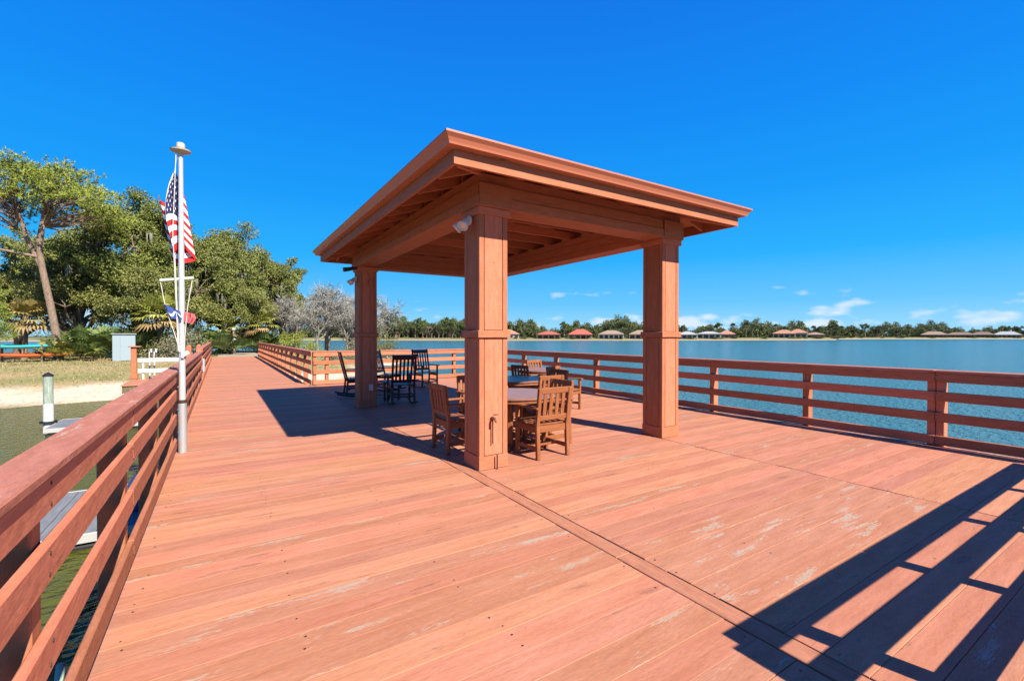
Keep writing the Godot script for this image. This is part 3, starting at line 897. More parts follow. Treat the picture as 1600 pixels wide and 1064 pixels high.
func furniture() -> void:
	var tb := make_table()
	tb.position = Vector3(3.58, 0, -5.55)
	tb.set_meta("label", "round brown slatted table just behind the sunlit gazebo column")
	copy(tb, "round slatted table in the middle of the three, reflecting blue sky", Vector3(4.77, 0, -7.42), 0.0)
	copy(tb, "round slatted table closest to the lake side railing", Vector3(6.70, 0, -9.15), 0.0)
	var ch := make_chair()
	ch.position = Vector3(3.575, 0, -4.87); ch.rotation.y = PI
	ch.set_meta("label", "brown armchair with its back to the open deck beside the sunlit column")
	var lst := [
		["brown armchair left of the sunlit column, turned to the first table", Vector3(2.74, 0, -5.73), PI / 2],
		["brown armchair across the first table, its backrest half behind the column", Vector3(3.52, 0, -6.52), 0.0],
		["brown armchair pushed in at the lake side of the first table", Vector3(4.02, 0, -5.36), -PI / 2],
		["brown armchair with its back to the open deck at the middle table", Vector3(4.56, 0, -6.25), PI + 0.06],
		["brown armchair at the lake side of the middle table", Vector3(5.29, 0, -7.02), -PI / 2],
		["brown armchair standing apart in the sun and angled toward the open deck", Vector3(6.12, 0, -7.55), 0.35],
		["brown armchair on the gazebo side of the table by the lake railing", Vector3(5.88, 0, -8.55), PI / 2 + 0.2],
		["brown armchair behind the table by the lake railing, facing the deck", Vector3(7.18, 0, -9.85), 0.1],
	]
	for e in lst: copy(ch, e[0], e[1], e[2])
	var rk := make_rocker()
	rk.position = Vector3(3.50, 0, -10.25); rk.rotation.y = PI - 0.12
	rk.set_meta("label", "dark rocking chair with its slatted back to the deck beside the small side table")
	copy(rk, "dark rocking chair left of the column with conduit, seen from its side", Vector3(2.98, 0, -12.25), PI / 2 - 0.1)
	copy(rk, "dark rocking chair just right of the column with conduit", Vector3(4.05, 0, -12.9), PI / 2 - 0.75)
	copy(rk, "dark rocking chair facing the deck with its back to the far railing", Vector3(5.25, 0, -13.1), 0.12)
	var st := thing("side_table", "small dark side table between the rocking chairs", "table", Vector3(3.42, 0, -11.05), 0.3)
	for i in 5: bpart(st, "top_slat", Vector3(0, 0.452, -0.2 + i * 0.1), Vector3(0.48, 0.022, 0.094), M.rocker, 0.005)
	for sx in [-1, 1]:
		for sz in [-1, 1]: bpart(st, "leg", Vector3(sx * 0.2, 0.22, sz * 0.2), Vector3(0.042, 0.44, 0.042), M.rocker, 0.005)
		bpart(st, "apron", Vector3(sx * 0.2, 0.40, 0), Vector3(0.025, 0.06, 0.356), M.rocker, 0.004)
		bpart(st, "stretcher", Vector3(sx * 0.2, 0.14, 0), Vector3(0.025, 0.035, 0.356), M.rocker, 0.004)

# ------------------------------------------------------------------ flagpole
func flag_texture() -> ImageTexture:
	var W := 570; var H := 300
	var im := Image.create(W, H, false, Image.FORMAT_RGB8)
	var red := Color(0.70, 0.07, 0.10); var white := Color(0.90, 0.90, 0.90); var blue := Color(0.08, 0.10, 0.30)
	for s in 13:
		im.fill_rect(Rect2i(0, int(s * H / 13.0), W, int(H / 13.0) + 2), red if s % 2 == 0 else white)
	var cw := 228; var chh := int(H * 7 / 13.0)
	im.fill_rect(Rect2i(0, 0, cw, chh), blue)
	for row in 9:
		for i in (6 if row % 2 == 0 else 5):
			var cx := cw / 12.0 * (1 + 2 * i + row % 2); var cy := chh / 10.0 * (row + 1)
			for y in range(int(cy) - 8, int(cy) + 9):
				for x in range(int(cx) - 8, int(cx) + 9):
					var v := Vector2(x - cx, y - cy)
					var an := fposmod(atan2(v.x, -v.y), TAU / 5) - TAU / 10
					var k := absf(an) / (TAU / 10)
					if v.length() < lerpf(3.0, 7.6, k * k): im.set_pixel(x, y, white)
	return ImageTexture.create_from_image(im)

func cloth(fn: Callable, nu: int, nv: int) -> ArrayMesh:
	var b := MB.new()
	b.use_uv = true
	for i in nu:
		for j in nv:
			var u0 := float(i) / nu; var u1 := float(i + 1) / nu; var v0 := float(j) / nv; var v1 := float(j + 1) / nv
			for q in [[u0, v0], [u1, v1], [u0, v1], [u0, v0], [u1, v0], [u1, v1]]:
				var p: Vector3 = fn.call(q[0], q[1])
				var du: Vector3 = fn.call(q[0] + 0.01, q[1]) - p
				var dv: Vector3 = fn.call(q[0], q[1] + 0.01) - p
				b.v.append(p); b.n.append(dv.cross(du).normalized()); b.c.append(Color.WHITE); b.uv.append(Vector2(q[0], q[1]))
	return b.mesh()

func flagpole() -> void:
	var base := Vector3(-0.43, 0, -7.48)
	var right := Vector3(0.985, 0, 0.17).normalized()     # across the line of sight from the deck
	var away := Vector3(0.17, 0, -0.985).normalized()
	var o := thing("flagpole", "white metal flagpole with yardarm and disc top strapped beside the left railing", "flagpole", base)
	var b := MB.new()
	b.tube([Vector3(0, 0.002, 0), Vector3(0, 0.70, 0)], [0.050, 0.050], 16)
	part(o, "sleeve", b.mesh(), M.galv)
	b = MB.new()
	b.tube([Vector3(0, 0.70, 0), Vector3(0, 2.3, 0), Vector3(0, 3.97, 0)], [0.039, 0.035, 0.026], 16)
	part(o, "shaft", b.mesh(), M.pole)
	b = MB.new()
	b.lathe([[0.050, 0.66], [0.055, 0.67], [0.055, 0.70], [0.043, 0.705]], 16)
	part(o, "collar", b.mesh(), M.screw)
	b = MB.new()
	b.lathe([[0.026, 3.93], [0.045, 3.965], [0.115, 3.985], [0.12, 4.0], [0.055, 4.025], [0.045, 4.03], [0.05, 4.035], [0.05, 4.08], [0.04, 4.095], [0.0, 4.10]], 20)
	part(o, "disc_top", b.mesh(), flat(0.42, 0.39, 0.33, 0.5))
	b = MB.new()
	var ya := right * 0.19
	b.beam(-ya * 1.25 + Vector3(0, 2.275, 0), ya * 0.72 + Vector3(0, 2.325, 0), 0.045, 0.035, 0.006)
	part(o, "yardarm", b.mesh(), flat(0.42, 0.52, 0.48, 0.5))
	b = MB.new()
	b.beam(Vector3(0.01, 1.26, 0.06), Vector3(0.01, 1.38, 0.06), 0.03, 0.03)
	b.beam(right * 0.02 + Vector3(0, 1.30, 0.05), right * 0.075 + Vector3(0, 1.34, 0.05), 0.03, 0.05)
	part(o, "cleat", b.mesh(), M.white)
	b = MB.new()
	var rp := func(x: float, y: float, z: float) -> Vector3: return right * x + Vector3(0, y, 0) - away * z
	b.tube([rp.call(-0.03, 3.92, 0.03), rp.call(-0.085, 3.74, -0.07)], [0.004, 0.004], 5)
	b.tube([rp.call(-0.09, 2.65, -0.07), rp.call(-0.05, 2.30, 0.05), rp.call(-0.02, 1.34, 0.05)], [0.004, 0.004, 0.004], 5)
	b.tube([rp.call(-0.04, 3.92, 0.05), rp.call(-0.075, 2.9, 0.07), rp.call(-0.03, 1.36, 0.05)], [0.004, 0.004, 0.004], 5)
	b.tube([rp.call(-0.23, 2.26, 0.0), rp.call(-0.17, 1.92, 0.03), rp.call(-0.06, 1.55, 0.05), rp.call(-0.01, 1.34, 0.05)], [0.004, 0.004, 0.004, 0.004], 5)
	b.tube([rp.call(0.12, 2.30, 0.0), rp.call(0.07, 1.92, 0.03), rp.call(0.03, 1.36, 0.05)], [0.004, 0.004, 0.004], 5)
	part(o, "halyard", b.mesh(), M.rope)
	# the ensign hangs in folds from the halyard
	var hoist := func(v: float) -> Vector2:
		var c := [Vector2(-0.085, 3.74), Vector2(-0.15, 3.54), Vector2(-0.185, 3.30), Vector2(-0.175, 3.07), Vector2(-0.135, 2.88), Vector2(-0.09, 2.65)]
		var k := clampf(v, 0, 1) * 5.0
		var i := mini(int(k), 4)
		return c[i].lerp(c[i + 1], k - i)
	var fn := func(u: float, v: float) -> Vector3:
		var h: Vector2 = hoist.call(v)
		var x: float; var z: float; var drop: float
		if u < 0.55:
			var k := u / 0.55
			x = lerpf(h.x, 0.03 + 0.11 * v, k)
			z = -0.085 + 0.03 * sin(k * 9.0 + v * 2.0)
			drop = -0.34 * pow(k, 1.2)
		else:
			var k := (u - 0.55) / 0.45
			x = lerpf(0.03 + 0.11 * v, -0.30 + 0.14 * v, sin(k * PI / 2))
			z = -0.085 - 0.13 * k + 0.03 * sin(lerpf(9.0 + v * 2.0, 16.0 + v * 3.0, k))
			drop = -0.34 - 0.10 * sin(k * PI) + 0.05 * k
		var y: float = lerpf(3.74, 2.98, v) * 0.55 + h.y * 0.45 + drop * (1.0 - 0.25 * v)
		if u < 0.2: y = lerpf(h.y, y, u / 0.2)
		return right * x + Vector3(0, y, 0) - away * z
	var fm := StandardMaterial3D.new()
	fm.albedo_texture = flag_texture(); fm.roughness = 0.8
	fm.backlight_enabled = true; fm.backlight = Color(0.3, 0.3, 0.3)
	fm.cull_mode = BaseMaterial3D.CULL_DISABLED
	var f := thing("national_flag", "stars and stripes flag hanging in folds from the flagpole", "flag", base)
	part(f, "cloth", cloth(fn, 48, 20), fm)
	b = MB.new()
	var hp := []; var hr := []
	for k in 13:
		var h: Vector2 = hoist.call(k / 12.0)
		hp.append(right * h.x + Vector3(0, h.y, 0) + away * 0.075); hr.append(0.010)
	b.tube(hp, hr, 6)
	part(f, "hoist_band", b.mesh(), M.white)
	# a small blue and white burgee and a red one below the yardarm
	var bm := StandardMaterial3D.new()
	var im := Image.create(64, 64, false, Image.FORMAT_RGB8)
	im.fill(Color(0.16, 0.25, 0.52))
	for y in 64:
		for x in 64:
			if absf(y - 32 - 15.0 * sin(x * 0.11)) < 6.0: im.set_pixel(x, y, Color(0.85, 0.88, 0.92))
	bm.albedo_texture = ImageTexture.create_from_image(im)
	bm.roughness = 0.8; bm.cull_mode = BaseMaterial3D.CULL_DISABLED
	var f2 := thing("burgee", "small blue and white flag drooping under the yardarm", "flag", base)
	var fn2 := func(u: float, v: float) -> Vector3:
		var x: float = lerpf(-0.185 + 0.075 * v, 0.0 + 0.02 * v, u)
		return right * x + Vector3(0, 1.97 - 0.19 * v - 0.08 * u * (1 - v) - 0.02 * u, 0) - away * (0.06 + 0.02 * sin(u * 9))
	part(f2, "cloth", cloth(fn2, 12, 8), bm)
	var f3 := thing("red_pennant", "small faded red flag bunched on the right of the flagpole", "flag", base)
	var rm := flat(0.45, 0.10, 0.12, 0.8)
	rm.cull_mode = BaseMaterial3D.CULL_DISABLED
	var fn3 := func(u: float, v: float) -> Vector3:
		var x: float = lerpf(0.04, 0.165 - 0.06 * absf(v - 0.4), u)
		return right * x + Vector3(0, 1.875 - 0.14 * v - 0.03 * u, 0) - away * (0.03 + 0.03 * sin(u * 11 + v * 2))
	part(f3, "cloth", cloth(fn3, 12, 8), rm)

# ------------------------------------------------------------------ floating docks, landing, pilings
func floating_dock(label: String, x0: float, x1: float, t0: float, t1: float, top: float) -> Node3D:
	var o := thing("floating_dock", label, "dock", Vector3((x0 + x1) / 2, WATER, -(t0 + t1) / 2), 0, "grey floating docks on the left of the walkway")
	var w := x1 - x0; var l := t1 - t0; var h := top - WATER
	bpart(o, "float", Vector3(0, h / 2 - 0.12, 0), Vector3(w - 0.06, h - 0.06, l - 0.06), M.black, 0.02)
	var n := int(round(w / 0.29))
	for i in n: bpart(o, "plank", Vector3(-w / 2 + (i + 0.5) * w / n, h - 0.015, 0), Vector3(w / n - 0.008, 0.03, l - 0.09), M.dock_plank, 0.004)
	for s in [-1, 1]:
		bpart(o, "edge_board", Vector3(0, h - 0.055, s * (l / 2 - 0.02)), Vector3(w, 0.12, 0.04), M.dock_edge, 0.006)
		bpart(o, "edge_board", Vector3(s * (w / 2 - 0.015), h - 0.055, 0), Vector3(0.03, 0.12, l - 0.082), M.dock_edge, 0.006)
	return o

func piling(label: String, at: Vector3, top: float, rr: float, sleeve: bool) -> void:
	var o := thing("mooring_piling", label, "piling", at)
	var b := MB.new()
	b.tube([Vector3(0, -1.9, 0), Vector3(0, top, 0)], [rr, rr * 0.96], 16)
	var s := part(o, "shaft", b.mesh(), M.pile_green)
	if sleeve:
		b = MB.new()
		b.tube([Vector3(0, -1.7, 0), Vector3(0, -0.42, 0)], [rr * 1.06, rr * 1.04], 16)
		part(o, "white_sleeve", b.mesh(), flat(0.48, 0.50, 0.49, 0.6))
		b = MB.new()
		b.lathe([[rr * 1.15, -0.98], [rr * 1.7, -0.98], [rr * 1.7, -0.93], [rr * 1.15, -0.93]], 16)
		part(o, "hoop", b.mesh(), M.black)
	b = MB.new()
	b.lathe([[rr * 1.0, top - 0.02], [rr * 1.08, top - 0.02], [rr * 1.08, top + 0.01], [0.0, top + 0.10]], 16)
	part(o, "cone_cap", b.mesh(), M.black)

func docks() -> void:
	floating_dock("grey plank floating dock with white edges under the near left railing", -4.6, -0.80, 7.9, 10.2, -1.0)
	floating_dock("grey floating dock farther off beside the capped piling", -4.1, -0.95, 17.4, 19.2, -1.0)
	piling("pale green piling with black cone cap and white sleeve before the beach", Vector3(-4.25, 0, -18.55), 0.40, 0.115, true)
	piling("black-capped piling close under the near left railing", Vector3(-0.98, 0, -3.85), -0.34, 0.15, false)
	var rp := thing("mooring_rope", "pale green mooring rope hanging down from the black-capped piling", "rope", Vector3.ZERO)
	var b := MB.new()
	b.tube([Vector3(-0.82, -0.42, -3.76), Vector3(-0.78, -0.62, -3.45), Vector3(-0.80, -0.95, -3.12), Vector3(-0.86, -1.3, -2.95)], [0.022, 0.022, 0.022, 0.022], 8)
	part(rp, "strand", b.mesh(), M.rope_green)
	var bx := thing("dock_box", "dark blue storage box on the near floating dock beside the walkway", "box", Vector3(-1.0, -1.0, -8.9))
	var blue := flat(0.012, 0.035, 0.13, 0.45)
	bpart(bx, "body", Vector3(0, 0.16, 0), Vector3(0.30, 0.32, 0.75), blue, 0.02)
	bpart(bx, "lid", Vector3(0, 0.342, 0), Vector3(0.34, 0.044, 0.80), blue, 0.015)
	# landing beside the walkway with a newel, boarded ends and an aluminium gangway rail
	var ld := MB.new()
	ld.box(Vector3(-1.62, -0.17, -20.0), Vector3(2.06, 0.22, 2.2))
	var lo := structure("landing_deck", ld.mesh(), M.pile_wood)
	for i in 12: bpart(lo, "board", Vector3(-1.62, -0.029, -18.95 - i * 0.187), Vector3(2.1, 0.038, 0.183), M.deck[i % 10], 0.004)
	for p in [Vector3(-2.6, 0, -21.0), Vector3(-0.98, 0, -20.6), Vector3(-0.74, 0, -22.4)]:
		var first: bool = p.x < -2.0
		var nw := thing("newel_post", "painted newel post with flat cap at the outer corner of the side landing" if first else "painted round-topped post where the landing joins the walkway", "post", p, 0, "" if first else "landing posts")
		bpart(nw, "shaft", Vector3(0, 0.30, 0), Vector3(0.16, 1.7, 0.16), M.wy[1], 0.01)
		if first:
			bpart(nw, "cap", Vector3(0.03, 1.17, 0), Vector3(0.36, 0.04, 0.30), M.cap_x, 0.01)
			bpart(nw, "collar", Vector3(0.0, 0.12, 0), Vector3(0.21, 0.16, 0.21), M.wx[0], 0.01)
		else:
			b = MB.new()
			b.lathe([[0.078, 1.151], [0.07, 1.19], [0.04, 1.215], [0.0, 1.22]], 14)
			part(nw, "rounded_top", b.mesh(), M.wy[1])
	var gr := thing("gangway_rail", "weathered grey two-bar rail between the landing posts", "railing", Vector3(-2.5, 0, -21.0))
	for y in [0.30, 0.68]: bpart(gr, "bar", Vector3(0.72, y, 0), Vector3(1.44, 0.14, 0.04), flat(0.52, 0.53, 0.54, 0.7), 0.006)
	for x in [0.15, 1.35]: bpart(gr, "upright", Vector3(x, 0.36, -0.045), Vector3(0.06, 0.76, 0.05), flat(0.5, 0.51, 0.52, 0.7), 0.006)
	var hp := thing("ladder_rails", "white hooped swim ladder handrails behind the grey landing rail", "ladder", Vector3(-2.2, 0, -21.35))
	for x in [0.0, 0.14]:
		b = MB.new()
		b.tube([Vector3(x, -0.6, 0), Vector3(x, 0.95, 0), Vector3(x + 0.03, 1.05, 0.04), Vector3(x + 0.07, 1.06, 0.16), Vector3(x + 0.08, 0.95, 0.26)], [0.025, 0.025, 0.025, 0.025, 0.025], 8)
		part(hp, "handrail", b.mesh(), M.white)
	for y in [-0.3, 0.0, 0.3]: bpart(hp, "rung", Vector3(0.07, y, 0), Vector3(0.10, 0.04, 0.04), M.white, 0.005)
	var eb := thing("electrical_box", "grey electrical box on the left railing where it steps up", "electrical box", Vector3(-0.455, 0.42, -17.6))
	bpart(eb, "cabinet", Vector3(0, 0.2, 0), Vector3(0.055, 0.42, 0.24), M.steel_box, 0.01)
	bpart(eb, "door", Vector3(0.033, 0.2, 0), Vector3(0.01, 0.36, 0.19), M.steel_box, 0.003)

# ------------------------------------------------------------------ things on the shore
func shore_things() -> void:
	var sx := -5.6; var st := 40.9
	var gy := ground_h(sx, st) - 0.03
	var sh := thing("shed", "small pale blue corrugated metal shed under the oaks", "shed", Vector3(sx, gy, -st), 0.15)
	var sm := flat(0.22, 0.29, 0.34, 0.5)
	bpart(sh, "wall", Vector3(0, 0.95, 0), Vector3(1.2, 1.8, 1.2), sm, 0.01)
	for i in 8: bpart(sh, "rib", Vector3(-0.56 + i * 0.16, 0.92, 0.607), Vector3(0.05, 1.72, 0.014), sm, 0.004)
	bpart(sh, "door", Vector3(0.1, 0.88, 0.622), Vector3(0.55, 1.6, 0.014), sm, 0.004)
	bpart(sh, "roof", Vector3(0, 1.885, 0.02), Vector3(1.32, 0.06, 1.36), flat(0.25, 0.27, 0.30, 0.6), 0.01)
	# kayak rack
	var kx := -11.0; var kt := 42.5
	gy = ground_h(kx, kt) - 0.02
	var rk := thing("kayak_rack", "low dark timber kayak rack at the edge of the trees", "rack", Vector3(kx, gy, -kt), 0.1)
	for x in [-0.9, 1.0]:
		for z in [-0.35, 0.35]: bpart(rk, "post", Vector3(x, 0.6, z), Vector3(0.09, 1.2, 0.09), M.pile_wood, 0.006)
		for y in [0.28, 0.86]: bpart(rk, "arm", Vector3(x, y, 0), Vector3(0.07, 0.07, 0.90), M.pile_wood, 0.006)
	kayak("long teal kayak lying on the upper arms of the rack", Vector3(kx - 0.3, gy + 0.90, -kt), 0.1, 4.3, flat(0.03, 0.32, 0.36, 0.35))
	kayak("orange-red kayak lying on the lower arms of the rack", Vector3(kx + 0.5, gy + 0.32, -kt), 0.1, 3.9, flat(0.55, 0.09, 0.02, 0.35))
	# post lamp by the path
	var lx := 1.0; var lt := 47.5
	gy = ground_h(lx, lt)
	var lp := thing("path_lamp", "wooden lamp post with a white lamp at the end of the walkway", "lamp post", Vector3(lx, gy, -lt))
	bpart(lp, "post", Vector3(0, 1.1, 0), Vector3(0.14, 2.3, 0.14), M.bark, 0.01)
	var b := MB.new()
	b.lathe([[0.0, 1.30], [0.16, 1.32], [0.18, 1.40], [0.10, 1.48], [0.08, 1.50]], 14, Vector3(0, 0, 0.02))
	part(lp, "lamp_shade", b.mesh(), M.white)
	b = MB.new()
	b.lathe([[0.07, 2.25], [0.13, 2.27], [0.10, 2.38], [0.0, 2.42]], 12)
	part(lp, "finial", b.mesh(), M.white)
	# sandy path beyond the walkway
	var pm := MB.new()
	pm.col = Color(0.30, 0.25, 0.19)
	for j in range(40, 58):
		var h0 := maxf(ground_h(0.0, j), ground_h(2.6, j)) + 0.06; var h1 := maxf(ground_h(0.0, j + 1.0), ground_h(2.6, j + 1.0)) + 0.06
		pm.quad(Vector3(-0.2, h0, -j), Vector3(2.9, h0, -j), Vector3(2.9, h1, -j - 1), Vector3(-0.2, h1, -j - 1))
	structure("path", pm.mesh(), M.vcol)

func kayak(label: String, at: Vector3, turn: float, L: float, m: Material) -> void:
	var o := thing("kayak", label, "kayak", at, turn)
	var b := MB.new()
	var n := 16
	var prev := []
	for i in n + 1:
		var s := i / float(n) * 2 - 1
		var w := 0.34 * pow(maxf(0.0, 1 - s * s), 0.65) + 0.004
		var rise := 0.10 * s * s
		var ring := []
		for k in 10:
			var an := TAU * k / 10
			ring.append(Vector3(s * L / 2, 0.14 + rise + sin(an) * (0.13 * (0.35 + 0.65 * w / 0.34)), cos(an) * w))
		if i > 0:
			for k in 10:
				b.quad(prev[k], ring[k], ring[(k + 1) % 10], prev[(k + 1) % 10])
		prev = ring
	part(o, "hull", b.mesh(), m)
	b = MB.new()
	b.lathe([[0.30, 0.0], [0.33, 0.015], [0.30, 0.03], [0.24, 0.0]], 16, Vector3(0, 0.262, 0), Basis.from_scale(Vector3(1.5, 1, 0.75)))
	part(o, "cockpit_rim", b.mesh(), M.black)

# ------------------------------------------------------------------ vegetation
func rdir(r: RandomNumberGenerator) -> Vector3:
	var z := r.randf_range(-1, 1); var a := r.randf() * TAU
	var q := sqrt(1 - z * z)
	return Vector3(q * cos(a), z, q * sin(a))

func clump(b: MB, r: RandomNumberGenerator, c: Vector3, rad: float, count: int, size: float, ca: Color, cb: Color, flatness := 0.75) -> void:
	var tone := r.randf_range(0.75, 1.2)
	for i in count:
		var d := rdir(r)
		var p := c + Vector3(d.x, d.y * flatness, d.z) * rad * pow(r.randf(), 0.45)
		var dir := (d * 0.7 + rdir(r) + Vector3(0, -0.15, 0)).normalized()
		var side := dir.cross(rdir(r)).normalized()
		var k := r.randf()
		b.col = ca.lerp(cb, k) * tone
		var s := size * r.randf_range(0.65, 1.35)
		b.leaf(p, dir, side, s, s * 0.6)

func limb(b: MB, r: RandomNumberGenerator, p: Vector3, q: Vector3, r0: float, r1: float, bend := 0.12, sides := 6) -> Array:
	var pts := []; var rad := []
	var L := p.distance_to(q)
	var off := rdir(r) * L * bend
	off.y = absf(off.y) * 0.6
	var off2 := rdir(r) * L * bend * 0.5
	for i in 6:
		var k := i / 5.0
		pts.append(p.lerp(q, k) + off * sin(k * PI) + off2 * sin(k * TAU)); rad.append(lerpf(r0, r1, k))
	b.tube(pts, rad, sides, false)
	return pts

func oak_parts(seed_: int, h: float, rx: float, base_h: float, n: int, per: int, ca: Color, cb: Color, leaf := 0.2, moss := 14) -> Array:
	var r := RandomNumberGenerator.new()
	r.seed = seed_
	var tb := MB.new(); var fb := MB.new(); var mb := MB.new()
	var top := Vector3(r.randf_range(-0.4, 0.4), base_h, r.randf_range(-0.4, 0.4))
	var tr := 0.026 * h + 0.08
	tb.tube([Vector3(0, -0.4, 0), Vector3(0, 0.25, 0), top * 0.5, top], [tr * 1.5, tr * 1.1, tr * 0.92, tr * 0.85], 10, false)
	var ry := (h - base_h * 0.75) * 0.5
	var cy := h - ry
	var limbs := []
	var nl := 7
	for i in nl:
		var a := TAU * (i + r.randf() * 0.6) / nl
		var e := r.randf_range(0.05, 0.95)
		var q := Vector3(cos(a) * rx * 0.62 * (1.15 - e * 0.8), cy - ry * 0.35 + ry * 0.95 * e, sin(a) * rx * 0.62 * (1.15 - e * 0.8))
		limbs.append(limb(tb, r, top - Vector3.UP * r.randf() * base_h * 0.3, q, tr * 0.55, tr * 0.18, 0.16, 7))
	for i in n:
		var d := rdir(r)
		if d.y < -0.55: d.y = -d.y
		var rho := r.randf_range(0.45, 1.0)
		var lump := 0.86 + 0.22 * sin(d.x * 5.0 + seed_) * cos(d.z * 4.0 + seed_ * 2.0)
		var c := Vector3(d.x * rx, d.y * ry, d.z * rx) * rho * lump + Vector3(0, cy, 0)
		var best := Vector3.ZERO; var bd := 1e9
		for l in limbs:
			for p in l:
				var dd: float = (p as Vector3).distance_to(c)
				if dd < bd:
					bd = dd; best = p
		limb(tb, r, best, c, tr * 0.14, tr * 0.03, 0.14, 4)
		var cr := r.randf_range(0.55, 1.05) * (rx / 5.0)
		clump(fb, r, c, cr, per, leaf, ca, cb)
		for s in 2: clump(fb, r, c + rdir(r) * cr * 0.9, cr * 0.5, per / 4, leaf, ca, cb)
		if i < moss:
			for s in 5:
				var p := c + Vector3(r.randf_range(-0.6, 0.6), -cr * 0.5, r.randf_range(-0.6, 0.6))
				mb.col = Color(0.23, 0.235, 0.20) * r.randf_range(0.8, 1.2)
				for k in 5:
					var o2 := Vector3(r.randf_range(-0.1, 0.1), 0, r.randf_range(-0.1, 0.1))
					var a := r.randf() * PI
					var sd := Vector3(cos(a), 0, sin(a)) * 0.035
					mb.tri(p + o2 - sd, p + o2 + Vector3(0, -r.randf_range(0.5, 1.3), 0), p + o2 + sd)
	return [tb.mesh(), fb.mesh(), mb.mesh() if moss > 0 else null]

func plant_tree(called: String, label: String, parts: Array, x: float, t: float, turn: float, group: String, bark: Material, category := "tree", sc := 1.0, gy := INF) -> Node3D:
	var o := thing(called, label, category, Vector3(x, ground_h(x, t) if gy == INF else gy, -t), turn, group)
	o.scale = Vector3.ONE * sc
	part(o, "trunk", parts[0], bark)
	part(o, "crown", parts[1], M.leaf)
	if parts.size() > 2 and parts[2] != null: part(o, "hanging_moss", parts[2], M.leaf).set_meta("kind", "stuff")
	return o

func pine_parts(seed_: int) -> Array:
	var r := RandomNumberGenerator.new()
	r.seed = seed_
	var tb := MB.new(); var fb := MB.new()
	# leaning trunk that forks below an umbrella crown
	var sp := [Vector3(-0.25, -0.4, 0), Vector3(-0.3, 1.2, 0), Vector3(-0.6, 3.6, 0.1), Vector3(-1.05, 6.4, 0.0), Vector3(-1.2, 8.0, 0.1)]
	tb.tube(sp, [0.31, 0.24, 0.215, 0.19, 0.17], 12, false)
	tb.tube([sp[4], Vector3(-0.95, 9.6, 0.2), Vector3(-0.75, 11.2, 0.0), Vector3(-0.4, 13.0, 0.2)], [0.2, 0.16, 0.11, 0.04], 8, false)
	tb.tube([sp[3], Vector3(-1.9, 8.6, -0.2), Vector3(-2.3, 10.4, -0.3), Vector3(-2.6, 12.2, -0.2)], [0.17, 0.14, 0.10, 0.04], 8, false)
	tb.tube([Vector3(-1.1, 7.2, 0), Vector3(-3.0, 7.5, 0.5), Vector3(-5.0, 7.2, 0.8)], [0.11, 0.08, 0.03], 6, false)
	var tufts := []
	for i in 150:
		var a := r.randf() * TAU
		var q := sqrt(r.randf())
		var cx := -1.1 + cos(a) * q * 4.6
		var cz := sin(a) * q * 4.0
		var yy := 13.5 - q * q * 2.0 + r.randf_range(-1.9, 0.5)
		if cx > 1.6: yy -= 0.5
		tufts.append(Vector3(cx, yy, cz))
	for i in 14: tufts.append(Vector3(r.randf_range(-6.0, -3.0), r.randf_range(5.6, 7.6), r.randf_range(-1, 1.6)))
	for c in tufts:
		var s: Vector3 = Vector3(-0.8, clampf(c.y - 1.6, 9.3, 12.4), 0.1) if c.x > -1.6 else Vector3(-2.35, clampf(c.y - 1.5, 9.0, 11.6), -0.25)
		if c.y < 8.2: s = Vector3(clampf(c.x, -4.6, -3.0), 7.3, 0.6)
		limb(tb, r, s, c, 0.05, 0.015, 0.12, 4)
		var tone := r.randf_range(0.8, 1.2)
		for k in 15:
			var p: Vector3 = c + Vector3(r.randfn(0, 0.5), r.randfn(0, 0.26), r.randfn(0, 0.5))
			var kk := r.randf()
			for m in 18:
				var d := (rdir(r) + Vector3(0, 0.35, 0)).normalized()
				var sd := d.cross(rdir(r)).normalized() * 0.026
				fb.col = Color(0.13, 0.19, 0.024).lerp(Color(0.27, 0.30, 0.042), kk) * tone
				var L := r.randf_range(0.16, 0.32)
				fb.tri(p - sd, p + sd, p + d * L)
	return [tb.mesh(), fb.mesh(), null]

func fan(b: MB, r: RandomNumberGenerator, p: Vector3, dir: Vector3, L: float, ca: Color, cb: Color) -> void:
	# petiole and a fan of drooping leaflets
	var up := Vector3.UP
	var side := dir.cross(up).normalized()
	if side.length() < 0.5: side = Vector3.RIGHT
	var nrm := side.cross(dir).normalized()
	var tip := p + dir * L * 0.55 + Vector3(0, -0.06, 0) * L
	b.col = ca * 0.9
	b.tri(p - side * 0.02, p + side * 0.02, tip + side * 0.012)
	b.tri(p - side * 0.02, tip + side * 0.012, tip - side * 0.012)
	var n := 15
	var tone := r.randf_range(0.75, 1.2)
	for i in n:
		var a := lerpf(-1.75, 1.75, i / float(n - 1))
		var d := (dir * cos(a) + side * sin(a) + nrm * 0.12).normalized()
		var l := L * 0.62 * (1.0 - 0.25 * absf(a) / 1.75) * r.randf_range(0.85, 1.1)
		var sd := d.cross(nrm).normalized() * L * 0.038
		b.col = ca.lerp(cb, r.randf()) * tone
		var m := tip + d * l * 0.55
		var e := tip + d * l + Vector3(0, -0.30, 0) * l
		b.tri(tip, m + sd, m - sd)
		b.tri(m - sd, m + sd, e)

